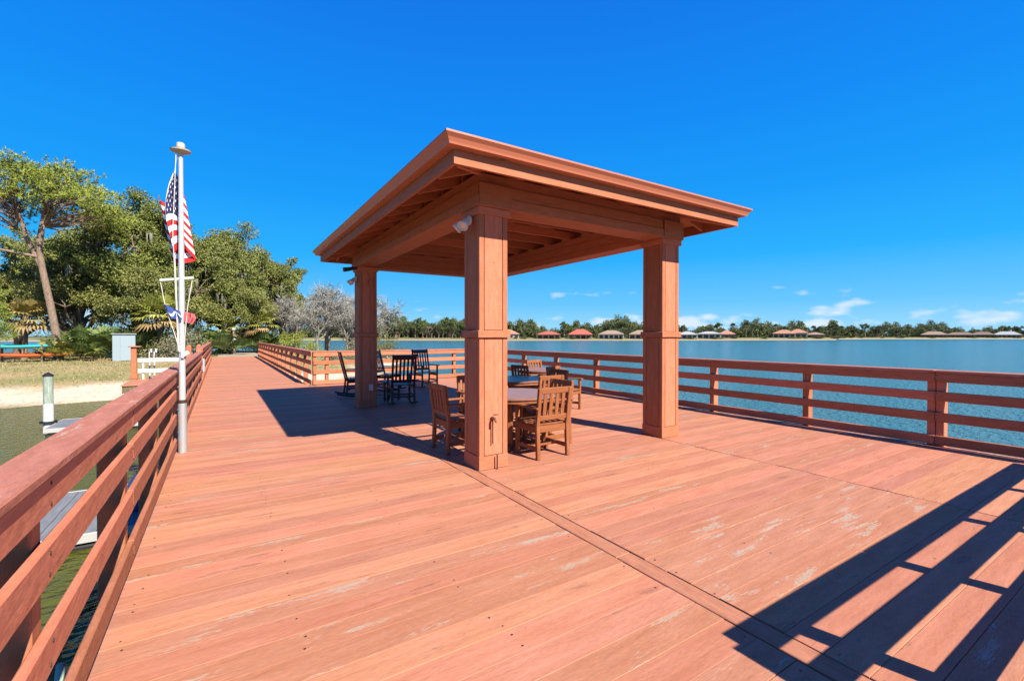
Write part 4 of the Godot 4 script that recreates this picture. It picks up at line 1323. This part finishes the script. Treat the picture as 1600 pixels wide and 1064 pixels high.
func palm_parts(seed_: int, h: float, fronds: int, L: float, ca: Color, cb: Color, skirt := true) -> Array:
	var r := RandomNumberGenerator.new()
	r.seed = seed_
	var tb := MB.new(); var fb := MB.new()
	var lean := Vector3(r.randf_range(-0.25, 0.25), 0, r.randf_range(-0.25, 0.25))
	var top := lean + Vector3(0, h, 0)
	tb.tube([Vector3(0, -0.3, 0), lean * 0.3 + Vector3(0, h * 0.4, 0), top], [0.19, 0.16, 0.17], 9, false)
	for i in fronds:
		var a := TAU * i * 0.381966
		var e := lerpf(1.35, -0.6 if skirt else 0.05, pow(i / float(fronds), 0.8))
		var d := Vector3(cos(a) * cos(e), sin(e), sin(a) * cos(e))
		var dead := skirt and e < -0.25
		fan(fb, r, top + Vector3(0, r.randf_range(-0.25, 0.05), 0), d, L * r.randf_range(0.85, 1.15), Color(0.26, 0.18, 0.08) if dead else ca, Color(0.34, 0.24, 0.10) if dead else cb)
	return [tb.mesh(), fb.mesh(), null]

func palmetto_mesh(seed_: int, n: int, rad: float, L: float, ca: Color, cb: Color) -> ArrayMesh:
	var r := RandomNumberGenerator.new()
	r.seed = seed_
	var fb := MB.new()
	for i in n:
		var a := r.randf() * TAU; var q := sqrt(r.randf()) * rad
		var e := r.randf_range(0.3, 1.3)
		var a2 := a + r.randf_range(-0.6, 0.6)
		fan(fb, r, Vector3(cos(a) * q, r.randf_range(0, 0.5) * L, sin(a) * q), Vector3(cos(a2) * cos(e), sin(e), sin(a2) * cos(e)), L * r.randf_range(0.8, 1.2), ca, cb)
	return fb.mesh()

func shrub_parts(seed_: int, h: float, rx: float, n: int, per: int, ca: Color, cb: Color, leaf := 0.12) -> Array:
	var r := RandomNumberGenerator.new()
	r.seed = seed_
	var tb := MB.new(); var fb := MB.new()
	for i in n:
		var d := rdir(r)
		d.y = absf(d.y)
		var c := Vector3(d.x * rx, d.y * h * 0.85 + 0.15, d.z * rx) * r.randf_range(0.4, 1.0)
		limb(tb, r, Vector3(d.x * 0.15, -0.1, d.z * 0.15), c, 0.03, 0.008, 0.15, 4)
		clump(fb, r, c, rx * r.randf_range(0.22, 0.4), per, leaf, ca, cb, 0.9)
	return [tb.mesh(), fb.mesh(), null]

func bare_parts(seed_: int, h: float, spread: float) -> Array:
	var r := RandomNumberGenerator.new()
	r.seed = seed_
	var tb := MB.new(); var fb := MB.new()
	var grow := [[Vector3(0, -0.3, 0), Vector3(0, 1, 0), h * 0.34, 0.15, 0]]
	while grow.size() > 0:
		var g = grow.pop_back()
		var p: Vector3 = g[0]; var d: Vector3 = g[1]; var L: float = g[2]; var w: float = g[3]; var lv: int = g[4]
		var q := p + d * L
		if lv < 4:
			tb.tube([p, p.lerp(q, 0.5) + rdir(r) * L * 0.06, q], [w, w * 0.8, w * 0.6], 5 if lv < 2 else 3, false)
			for k in (4 if lv < 3 else 5):
				var nd := (d * 0.75 + rdir(r) * spread + Vector3(0, 0.22, 0)).normalized()
				grow.append([p.lerp(q, r.randf_range(0.45, 1.0)), nd, L * r.randf_range(0.55, 0.8), w * 0.52, lv + 1])
		else:
			for k in 6:
				var nd := (d * 0.6 + rdir(r) * 0.9).normalized()
				var sd := nd.cross(rdir(r)).normalized() * 0.015
				var s := p.lerp(q, r.randf())
				fb.col = Color(0.25, 0.245, 0.23) * r.randf_range(0.75, 1.25)
				fb.tri(s - sd, s + sd, s + nd * r.randf_range(0.35, 0.8))
				if r.randf() < 0.3:
					fb.col = Color(0.17, 0.19, 0.12) * r.randf_range(0.8, 1.2)
					var side := nd.cross(Vector3.UP).normalized()
					fb.leaf(s, (nd + Vector3(0, -0.8, 0)).normalized(), side, 0.2, 0.08)
	return [tb.mesh(), fb.mesh(), null]

func trees() -> void:
	var og := "live oaks behind the beach"
	var olive_a := Color(0.085, 0.118, 0.020); var olive_b := Color(0.22, 0.245, 0.050)
	var oak1 := oak_parts(501, 14.8, 5.4, 2.6, 150, 320, olive_a, olive_b, 0.18, 22)
	var oak2 := oak_parts(502, 12.6, 5.6, 2.2, 150, 320, Color(0.082, 0.112, 0.020), Color(0.215, 0.23, 0.055), 0.18, 22)
	var oak3 := oak_parts(503, 9.6, 4.8, 1.6, 115, 300, Color(0.088, 0.115, 0.022), Color(0.23, 0.235, 0.06), 0.18, 14)
	plant_tree("live_oak", "tallest olive-green live oak rising behind the shed and beside the pine", oak1, -6.5, 51.6, 0.4, og, M.bark)
	plant_tree("live_oak", "broad live oak whose crown shows behind the lower half of the flagpole", oak2, -3.2, 53.5, 1.9, og, M.bark, "tree", 0.92)
	plant_tree("live_oak", "high live oak with hanging moss arching over the shore end of the walkway", oak2, 0.2, 56.5, 3.6, og, M.bark, "tree", 1.06)
	plant_tree("live_oak", "live oak sloping down toward the bare grey trees", oak2, 4.2, 60.0, 0.7, og, M.bark, "tree", 0.92)
	plant_tree("live_oak", "low live oak between the lamp post and the bare grey trees", oak3, 7.2, 64.0, 2.2, og, M.bark, "tree", 0.85)
	plant_tree("live_oak", "live oak partly hidden behind the pine trunk", oak2, -12.3, 60.5, 4.2, og, M.bark, "tree", 1.0)
	plant_tree("live_oak", "low rounded live oak directly behind the shed", oak3, -4.9, 48.4, 5.2, og, M.bark, "tree", 0.85)
	plant_tree("live_oak", "low rounded live oak left of the palm thicket and behind the pine", oak3, -9.4, 51.5, 1.2, og, M.bark, "tree", 0.95)
	plant_tree("live_oak", "low live oak behind the kayak rack at the edge of the trees", oak3, -16.5, 63.0, 2.9, og, M.bark, "tree", 0.95)
	plant_tree("live_oak", "low live oak shading the end of the walkway", oak3, 1.0, 52.0, 3.3, og, M.bark, "tree", 0.8)
	var pn := pine_parts(511)
	plant_tree("pine_tree", "tall pine with a leaning bare trunk and flat bright green crown", pn, -9.4, 44.6, 0.0, "", M.pine_bark)
	var py := pine_sapling(521)
	plant_tree("young_pine", "young bright green pine beside the kayak rack", py, -12.6, 43.2, 0, "", M.pine_bark)
	var pa := palm_parts(531, 3.4, 30, 1.9, Color(0.16, 0.20, 0.035), Color(0.32, 0.31, 0.07))
	plant_tree("sabal_palm", "yellow-green fan palm in front of the oaks left of the flagpole", pa, -3.9, 44.9, 0, "fan palms among the oaks", M.bark)
	var pb := palm_parts(532, 3.2, 34, 1.7, Color(0.16, 0.14, 0.04), Color(0.32, 0.25, 0.08))
	plant_tree("sabal_palm", "golden fan palm with dry fronds behind the kayak rack", pb, -11.9, 46.6, 0, "fan palms among the oaks", M.bark)
	var pc := palm_parts(533, 2.6, 28, 1.8, Color(0.16, 0.20, 0.035), Color(0.32, 0.31, 0.07))
	plant_tree("sabal_palm", "green fan palm under the oaks left of the lamp post", pc, 0.3, 50.5, 0, "fan palms among the oaks", M.bark)
	plant_tree("sabal_palm", "fan palm with a pale trunk right of the lamp post", palm_parts(534, 3.0, 26, 1.7, Color(0.16, 0.20, 0.035), Color(0.32, 0.31, 0.07)), 3.3, 51.0, 1.0, "fan palms among the oaks", M.bark)
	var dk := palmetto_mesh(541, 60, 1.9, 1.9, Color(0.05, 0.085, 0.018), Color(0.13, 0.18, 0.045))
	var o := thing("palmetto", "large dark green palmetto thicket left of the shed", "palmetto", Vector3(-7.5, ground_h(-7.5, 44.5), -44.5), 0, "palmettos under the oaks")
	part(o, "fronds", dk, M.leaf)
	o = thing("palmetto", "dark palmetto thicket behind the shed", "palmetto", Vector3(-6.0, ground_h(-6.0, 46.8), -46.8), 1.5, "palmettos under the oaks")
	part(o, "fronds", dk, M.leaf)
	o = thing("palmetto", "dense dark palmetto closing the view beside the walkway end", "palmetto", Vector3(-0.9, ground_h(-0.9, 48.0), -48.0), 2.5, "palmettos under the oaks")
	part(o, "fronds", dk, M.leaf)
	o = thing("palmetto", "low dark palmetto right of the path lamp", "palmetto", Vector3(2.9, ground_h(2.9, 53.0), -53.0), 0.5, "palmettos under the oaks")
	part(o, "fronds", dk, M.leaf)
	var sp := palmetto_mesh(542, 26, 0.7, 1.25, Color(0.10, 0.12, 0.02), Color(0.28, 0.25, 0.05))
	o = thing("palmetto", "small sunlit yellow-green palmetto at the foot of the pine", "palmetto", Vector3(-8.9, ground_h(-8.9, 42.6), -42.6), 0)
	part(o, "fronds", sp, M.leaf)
	var gs := shrub_parts(551, 2.6, 1.9, 34, 130, Color(0.11, 0.115, 0.06), Color(0.24, 0.23, 0.15))
	var ol := shrub_parts(552, 3.2, 2.2, 36, 130, Color(0.06, 0.08, 0.018), Color(0.16, 0.16, 0.045))
	var lime := shrub_parts(553, 2.8, 1.8, 30, 130, Color(0.13, 0.17, 0.02), Color(0.30, 0.32, 0.05))
	var sg := "shrubs along the shore"
	plant_tree("shrub", "grey-green bushy shrub right of the shed behind the landing", gs, -2.6, 42.8, 0, sg, M.grey_bark, "shrub")
	plant_tree("shrub", "olive shrub between the shed and the flagpole", ol, -4.6, 45.2, 0.7, sg, M.grey_bark, "shrub")
	plant_tree("shrub", "bright lime green shrub right of the walkway end", lime, 5.6, 50.0, 0, sg, M.grey_bark, "shrub")
	plant_tree("shrub", "lime shrub under the first bare grey tree", lime, 7.4, 47.5, 2.0, sg, M.grey_bark, "shrub", 0.7)
	plant_tree("shrub", "olive shrub at the right edge of the shore beside open water", ol, 14.6, 50.5, 2.0, sg, M.grey_bark, "shrub", 0.9)
	plant_tree("shrub", "tall loose olive shrub by the last bare tree at the water", ol, 15.2, 52.0, 0.9, sg, M.grey_bark, "shrub", 1.25)
	plant_tree("shrub", "low grey shrub on the sand behind the rocking chairs", gs, 7.6, 38.5, 0.4, sg, M.grey_bark, "shrub", 0.55)
	plant_tree("shrub", "second low grey shrub on the sand by the far railing", gs, 10.0, 39.8, 1.4, sg, M.grey_bark, "shrub", 0.6)
	plant_tree("shrub", "round grey-green shrub below the bare trees", gs, 11.6, 46.5, 2.4, sg, M.grey_bark, "shrub", 0.95)
	plant_tree("shrub", "dark olive shrub behind the lime green one", ol, 4.4, 54.0, 2.4, sg, M.grey_bark, "shrub", 1.0)
	plant_tree("shrub", "olive shrub hiding the water left of the kayak rack", ol, -15.8, 49.0, 2.4, sg, M.grey_bark, "shrub", 1.0)
	plant_tree("shrub", "dark olive undergrowth behind the palmetto thicket", ol, -9.8, 51.5, 0.2, sg, M.grey_bark, "shrub", 1.0)
	var b1 := bare_parts(561, 8.2, 0.85)
	var b2 := bare_parts(562, 7.0, 0.95)
	var bg := "bare grey trees right of the walkway"
	for e in [[b1, 15.6, 55.5, 1.4, 1.5, "bare grey tree whose top shows right of the column with conduit"], [b2, 10.6, 57.0, 0.6, 1.75, "broadest bare grey tree at the back of the group"], [b1, 5.9, 54.0, 3.4, 1.2, "bare grey tree against the dark live oak crown"], [b1, 8.4, 50.0, 5.0, 1.15, "bare grey tree leaning over the lime green shrub"], [b2, 13.6, 57.5, 2.0, 1.4, "pale bare tree farthest back among the grey ones"], [b1, 9.8, 53.0, 0.0, 1.6, "tallest bare grey tree with fine twigs against the sky"], [b2, 12.4, 54.5, 1.0, 1.5, "bare grey tree just left of the column with conduit"], [b2, 7.2, 56.0, 2.4, 1.35, "bare grey tree next to the last live oak"], [b1, 11.2, 49.5, 4.0, 1.05, "low bare grey tree in front of the taller ones"], [b2, 14.6, 52.5, 3.0, 1.45, "bare grey tree at the water's edge seen past the column"]]:
		var t := thing("bare_tree", e[5], "tree", Vector3(e[1], ground_h(e[1], e[2]), -e[2]), e[3], bg)
		t.scale = Vector3.ONE * e[4]
		part(t, "trunk", e[0][0], M.grey_bark)
		part(t, "twigs", e[0][1], M.leaf)

func pine_sapling(seed_: int) -> Array:
	var r := RandomNumberGenerator.new()
	r.seed = seed_
	var tb := MB.new(); var fb := MB.new()
	tb.tube([Vector3(0, -0.3, 0), Vector3(0, 2, 0), Vector3(0.1, 4.6, 0)], [0.12, 0.09, 0.03], 7, false)
	for i in 46:
		var y := r.randf_range(1.6, 4.9)
		var rad := (5.3 - y) * 0.42
		var a := r.randf() * TAU
		var c := Vector3(cos(a) * rad * r.randf(), y, sin(a) * rad * r.randf())
		limb(tb, r, Vector3(0, y - 0.4, 0), c, 0.025, 0.008, 0.08, 4)
		for k in 9:
			var p := c + Vector3(r.randfn(0, 0.22), r.randfn(0, 0.15), r.randfn(0, 0.22))
			for m in 20:
				var d := (rdir(r) + Vector3(0, 0.4, 0)).normalized()
				var sd := d.cross(rdir(r)).normalized() * 0.013
				fb.col = Color(0.13, 0.20, 0.025).lerp(Color(0.24, 0.30, 0.05), r.randf())
				fb.tri(p - sd, p + sd, p + d * r.randf_range(0.15, 0.28))
	return [tb.mesh(), fb.mesh(), null]

# ------------------------------------------------------------------ far shore
var far_line := [Vector2(-900, 420), Vector2(-400, 360), Vector2(-150, 335), Vector2(0, 318), Vector2(60, 305), Vector2(90, 288), Vector2(120, 255), Vector2(150, 234), Vector2(190, 212), Vector2(225, 194), Vector2(270, 175), Vector2(330, 158), Vector2(368, 150), Vector2(420, 175), Vector2(470, 172), Vector2(540, 140), Vector2(625, 96), Vector2(720, 40), Vector2(900, -120), Vector2(1300, -500)]

func far_at(s: float, back: float) -> Vector2:      # s counts along far_line points, back is metres inland
	var i := clampi(int(s), 0, far_line.size() - 2)
	var a: Vector2 = far_line[i]; var b: Vector2 = far_line[i + 1]
	var p: Vector2 = a.lerp(b, s - i)
	return p + p.normalized() * back

func far_shore() -> void:
	var rows := [[-6.0, -2.2], [0.0, -1.22], [1.4, -1.05], [4.0, -0.6], [16.0, 0.2], [60.0, 0.6], [2500.0, 1.0]]
	var cl := [Color(0.3, 0.26, 0.18), Color(0.42, 0.37, 0.28), Color(0.24, 0.20, 0.10), Color(0.20, 0.17, 0.07), Color(0.15, 0.155, 0.05), Color(0.08, 0.09, 0.03), Color(0.08, 0.09, 0.03)]
	var b := MB.new()
	var n := 76
	for i in n:
		var s0 := i * 19.0 / n; var s1 := (i + 1) * 19.0 / n
		for j in rows.size() - 1:
			var p := [far_at(s0, rows[j][0]), far_at(s1, rows[j][0]), far_at(s1, rows[j + 1][0]), far_at(s0, rows[j + 1][0])]
			var hy := [rows[j][1], rows[j][1], rows[j + 1][1], rows[j + 1][1]]
			var q := []
			for k in 4: q.append(Vector3(p[k].x, hy[k], -p[k].y))
			b.col = cl[j] if j < 2 else cl[j]
			b.quad(q[0], q[1], q[2], q[3])
	structure("far_ground", b.mesh(), M.vcol)
	# houses
	var red := flat(0.36, 0.09, 0.065, 0.8); var tan := flat(0.26, 0.19, 0.145, 0.8); var brown := flat(0.19, 0.13, 0.10, 0.8); var pink := flat(0.36, 0.18, 0.125, 0.8)
	var cream := flat(0.30, 0.25, 0.20, 0.8); var white := flat(0.30, 0.29, 0.28, 0.8); var grey := flat(0.33, 0.34, 0.35, 0.8)
	var hs := [
		["cream house with a pale terracotta roof just right of the near column", 154.0, 246.0, 15.0, 3.2, 3.0, pink, cream, false],
		["long low house with a dull red roof and screened porch", 176.0, 233.0, 16.0, 3.0, 2.0, red, brown, true],
		["house with the tallest bright red hipped roof", 193.0, 222.0, 16.0, 3.0, 3.6, red, brown, true],
		["house with a pale tan hipped roof and dark screened porch", 210.0, 212.0, 17.0, 3.2, 2.6, tan, white, true],
		["house with a grey-tan hipped roof beside the second column", 227.5, 203.0, 16.0, 3.2, 2.8, tan, cream, true],
		["grey house with a low roof just right of the second column", 256.0, 190.0, 14.0, 3.0, 2.0, grey, white, true],
		["white house with a large framed pool cage", 272.0, 185.0, 16.0, 3.6, 1.6, grey, white, true],
		["house with a small terracotta roof behind the pool cage", 287.0, 182.0, 11.0, 3.2, 3.0, pink, brown, false],
		["pink stucco house with a terracotta roof among palms", 337.0, 170.0, 15.0, 4.0, 2.8, pink, cream, true],
		["tall pink stucco house next to the point", 352.0, 168.0, 13.0, 4.6, 3.0, pink, cream, false],
		["tan house with a low grey roof at the tip of the point", 366.0, 163.0, 13.0, 3.0, 1.8, tan, brown, true],
		["dark low house with a pale chimney-like gable across the bay", 559.0, 148.0, 20.0, 3.2, 3.2, tan, brown, true],
		["long dark low house with a brown roof across the bay", 580.0, 135.0, 22.0, 3.0, 2.6, brown, brown, true],
		["dark low house behind screens across the bay", 598.0, 124.0, 18.0, 3.2, 2.8, brown, brown, true],
		["grey-roofed house at the far right end of the bay", 618.0, 112.0, 20.0, 3.2, 3.2, grey, white, true],
	]
	for h in hs: house(h[0], h[1], h[2], h[3] * 0.9, h[4] * 0.75, h[5] * 0.95, h[6], h[7], h[8])
	# trees: a few kinds, repeated
	var ca := Color(0.045, 0.066, 0.018); var cb := Color(0.11, 0.135, 0.036)
	var kinds := [far_tree(601, 10.0, 4.6, 2.5, ca, cb), far_tree(602, 9.0, 4.0, 2.0, Color(0.045, 0.06, 0.02), Color(0.10, 0.115, 0.035)), far_tree(603, 14.0, 4.6, 7.5, Color(0.05, 0.08, 0.016), Color(0.11, 0.15, 0.03)), far_tree(604, 7.5, 3.4, 1.0, Color(0.12, 0.10, 0.08), Color(0.22, 0.19, 0.15)), palm_parts(605, 7.5, 22, 2.3, Color(0.04, 0.06, 0.02), Color(0.09, 0.11, 0.03), false)]
	var bushb := MB.new()
	var br := RandomNumberGenerator.new()
	br.seed = 71
	for i in 7: clump(bushb, br, Vector3(br.randf_range(-1.2, 1.2), br.randf_range(0.2, 1.0), br.randf_range(-1, 1)), 0.8, 40, 0.45, ca, cb)
	var far_bush := bushb.mesh()
	var names := ["far_tree", "far_tree", "far_pine", "far_grey_tree", "far_palm"]
	var looks := ["dark rounded tree on the far shore", "olive rounded tree on the far shore", "tall pine with a high crown on the far shore", "greyish half-bare tree on the far shore", "slim palm on the far shore"]
	var r := RandomNumberGenerator.new()
	r.seed = 41
	for i in 150:
		var s := r.randf_range(3.2, 16.6)
		var back := r.randf_range(14, 70)
		var k: int = [0, 0, 1, 1, 2, 3, 4][r.randi() % 7]
		var sc := r.randf_range(0.6, 1.0)
		if i < 46:
			s = r.randf_range(4.1, 6.7); back = r.randf_range(5, 40)
			k = [0, 1, 2, 2, 3, 0][r.randi() % 6]
			sc = r.randf_range(0.85, 1.15) if s < 6.2 else r.randf_range(0.7, 0.95)
		elif s > 12.8: sc *= 1.15
		if i >= 130: k = 4; s = r.randf_range(10.0, 12.9); sc = r.randf_range(0.85, 1.2)
		var p := far_at(s, back)
		var clash := false
		for h in hs:
			if Vector2(h[1], h[2]).distance_to(p) < 10.0 or (Vector2(h[1], h[2]).normalized().dot(p.normalized()) > 0.9996 and p.length() < Vector2(h[1], h[2]).length()): clash = true
		if clash: continue
		plant_tree(names[k], looks[k], kinds[k], p.x, p.y, r.randf() * TAU, looks[k] + "s", M.bark, "tree", sc, lerpf(0.0, 0.6, minf(back / 60.0, 1)) - 0.1)
	# clipped hedges and shrubs on the lawns
	for i in 70:
		var s := r.randf_range(6.6, 16.4)
		var p := far_at(s, r.randf_range(6, 13))
		var hb := thing("far_shrub", "low shrub on the lawn across the lake", "shrub", Vector3(p.x, 0.0, -p.y), r.randf() * TAU, "shrubs on the lawns across the lake")
		var q := Basis.from_scale(Vector3(r.randf_range(0.7, 1.5), r.randf_range(0.6, 1.2), r.randf_range(0.7, 1.5)))
		part(hb, "foliage", far_bush, M.leaf, Vector3.ZERO, q)
	# the wood behind the houses, one mass
	var fb := MB.new()
	for i in 8200:
		var s := r.randf_range(1.0, 17.4) if i % 5 == 0 else r.randf_range(3.6, 16.8)
		var back := r.randf_range(34, 80)
		var p := far_at(s, back)
		var top := 9.5 + 3.0 * sin(s * 3.1) + 2.5 * sin(s * 9.7 + 1.0) + 2.0 * sin(s * 41.0)
		if s > 4.0 and s < 6.4: top += 2.5
		if s > 9.5 and s < 12.5: top -= 2.0
		var c := Vector3(p.x, r.randf_range(0.8, maxf(4.0, top)), -p.y)
		clump(fb, r, c, r.randf_range(1.4, 2.8), 44, 0.95, ca, cb)
	var wo := part(self, "far_wood", fb.mesh(), M.leaf)
	meta(wo, "dark green band of woodland behind the houses across the lake", "woodland", "", "stuff")

func far_tree(seed_: int, h: float, rx: float, base_h: float, ca: Color, cb: Color) -> Array:
	return oak_parts(seed_, h, rx, base_h, 36, 80, ca, cb, 0.42, 0)

func house(label: String, x: float, t: float, w: float, wall_h: float, roof_h: float, roof: Material, wall: Material, porch: bool) -> void:
	var face := atan2(-x, t)
	var o := thing("house", label, "house", Vector3(x, 0.0, -t), face, "houses across the lake")
	var d := 10.0
	bpart(o, "wall", Vector3(0, wall_h / 2 + 0.1, -d / 2), Vector3(w, wall_h + 0.6, d), wall, 0.0)
	var b := MB.new()
	var X := w / 2 + 0.8; var Z0 := 0.8; var Z1 := -d - 0.8
	var y := wall_h + 0.35
	var rl := maxf(0.3, X - (Z0 - Z1) / 2)
	var zm := (Z0 + Z1) / 2
	var A := Vector3(-X, y, Z0); var B := Vector3(X, y, Z0); var C := Vector3(X, y, Z1); var D := Vector3(-X, y, Z1)
	var E := Vector3(-rl, y + roof_h, zm); var F := Vector3(rl, y + roof_h, zm)
	b.quad(A, B, F, E); b.tri(B, C, F); b.quad(C, D, E, F); b.tri(D, A, E); b.quad(D, C, B, A)
	part(o, "roof", b.mesh(), roof)
	var n := int(w / 3.0)
	for i in n:
		var wx := -w / 2 + (i + 0.5) * w / n
		var win := bpart(o, "window", Vector3(wx, wall_h * 0.52, 0.04), Vector3(w / n * 0.62, wall_h * 0.6, 0.08), M.glass, 0.0)
		bpart(win, "frame", Vector3(0, wall_h * 0.31, 0.0), Vector3(w / n * 0.66, 0.14, 0.16), M.white, 0.0)
	if porch:
		for i in n + 1:
			bpart(o, "porch_post", Vector3(-w / 2 + i * w / n, wall_h * 0.5, 3.0), Vector3(0.22, wall_h, 0.22), wall, 0.0)
		bpart(o, "porch_roof", Vector3(0, wall_h + 0.08, 1.6), Vector3(w, 0.16, 3.1), roof, 0.0)
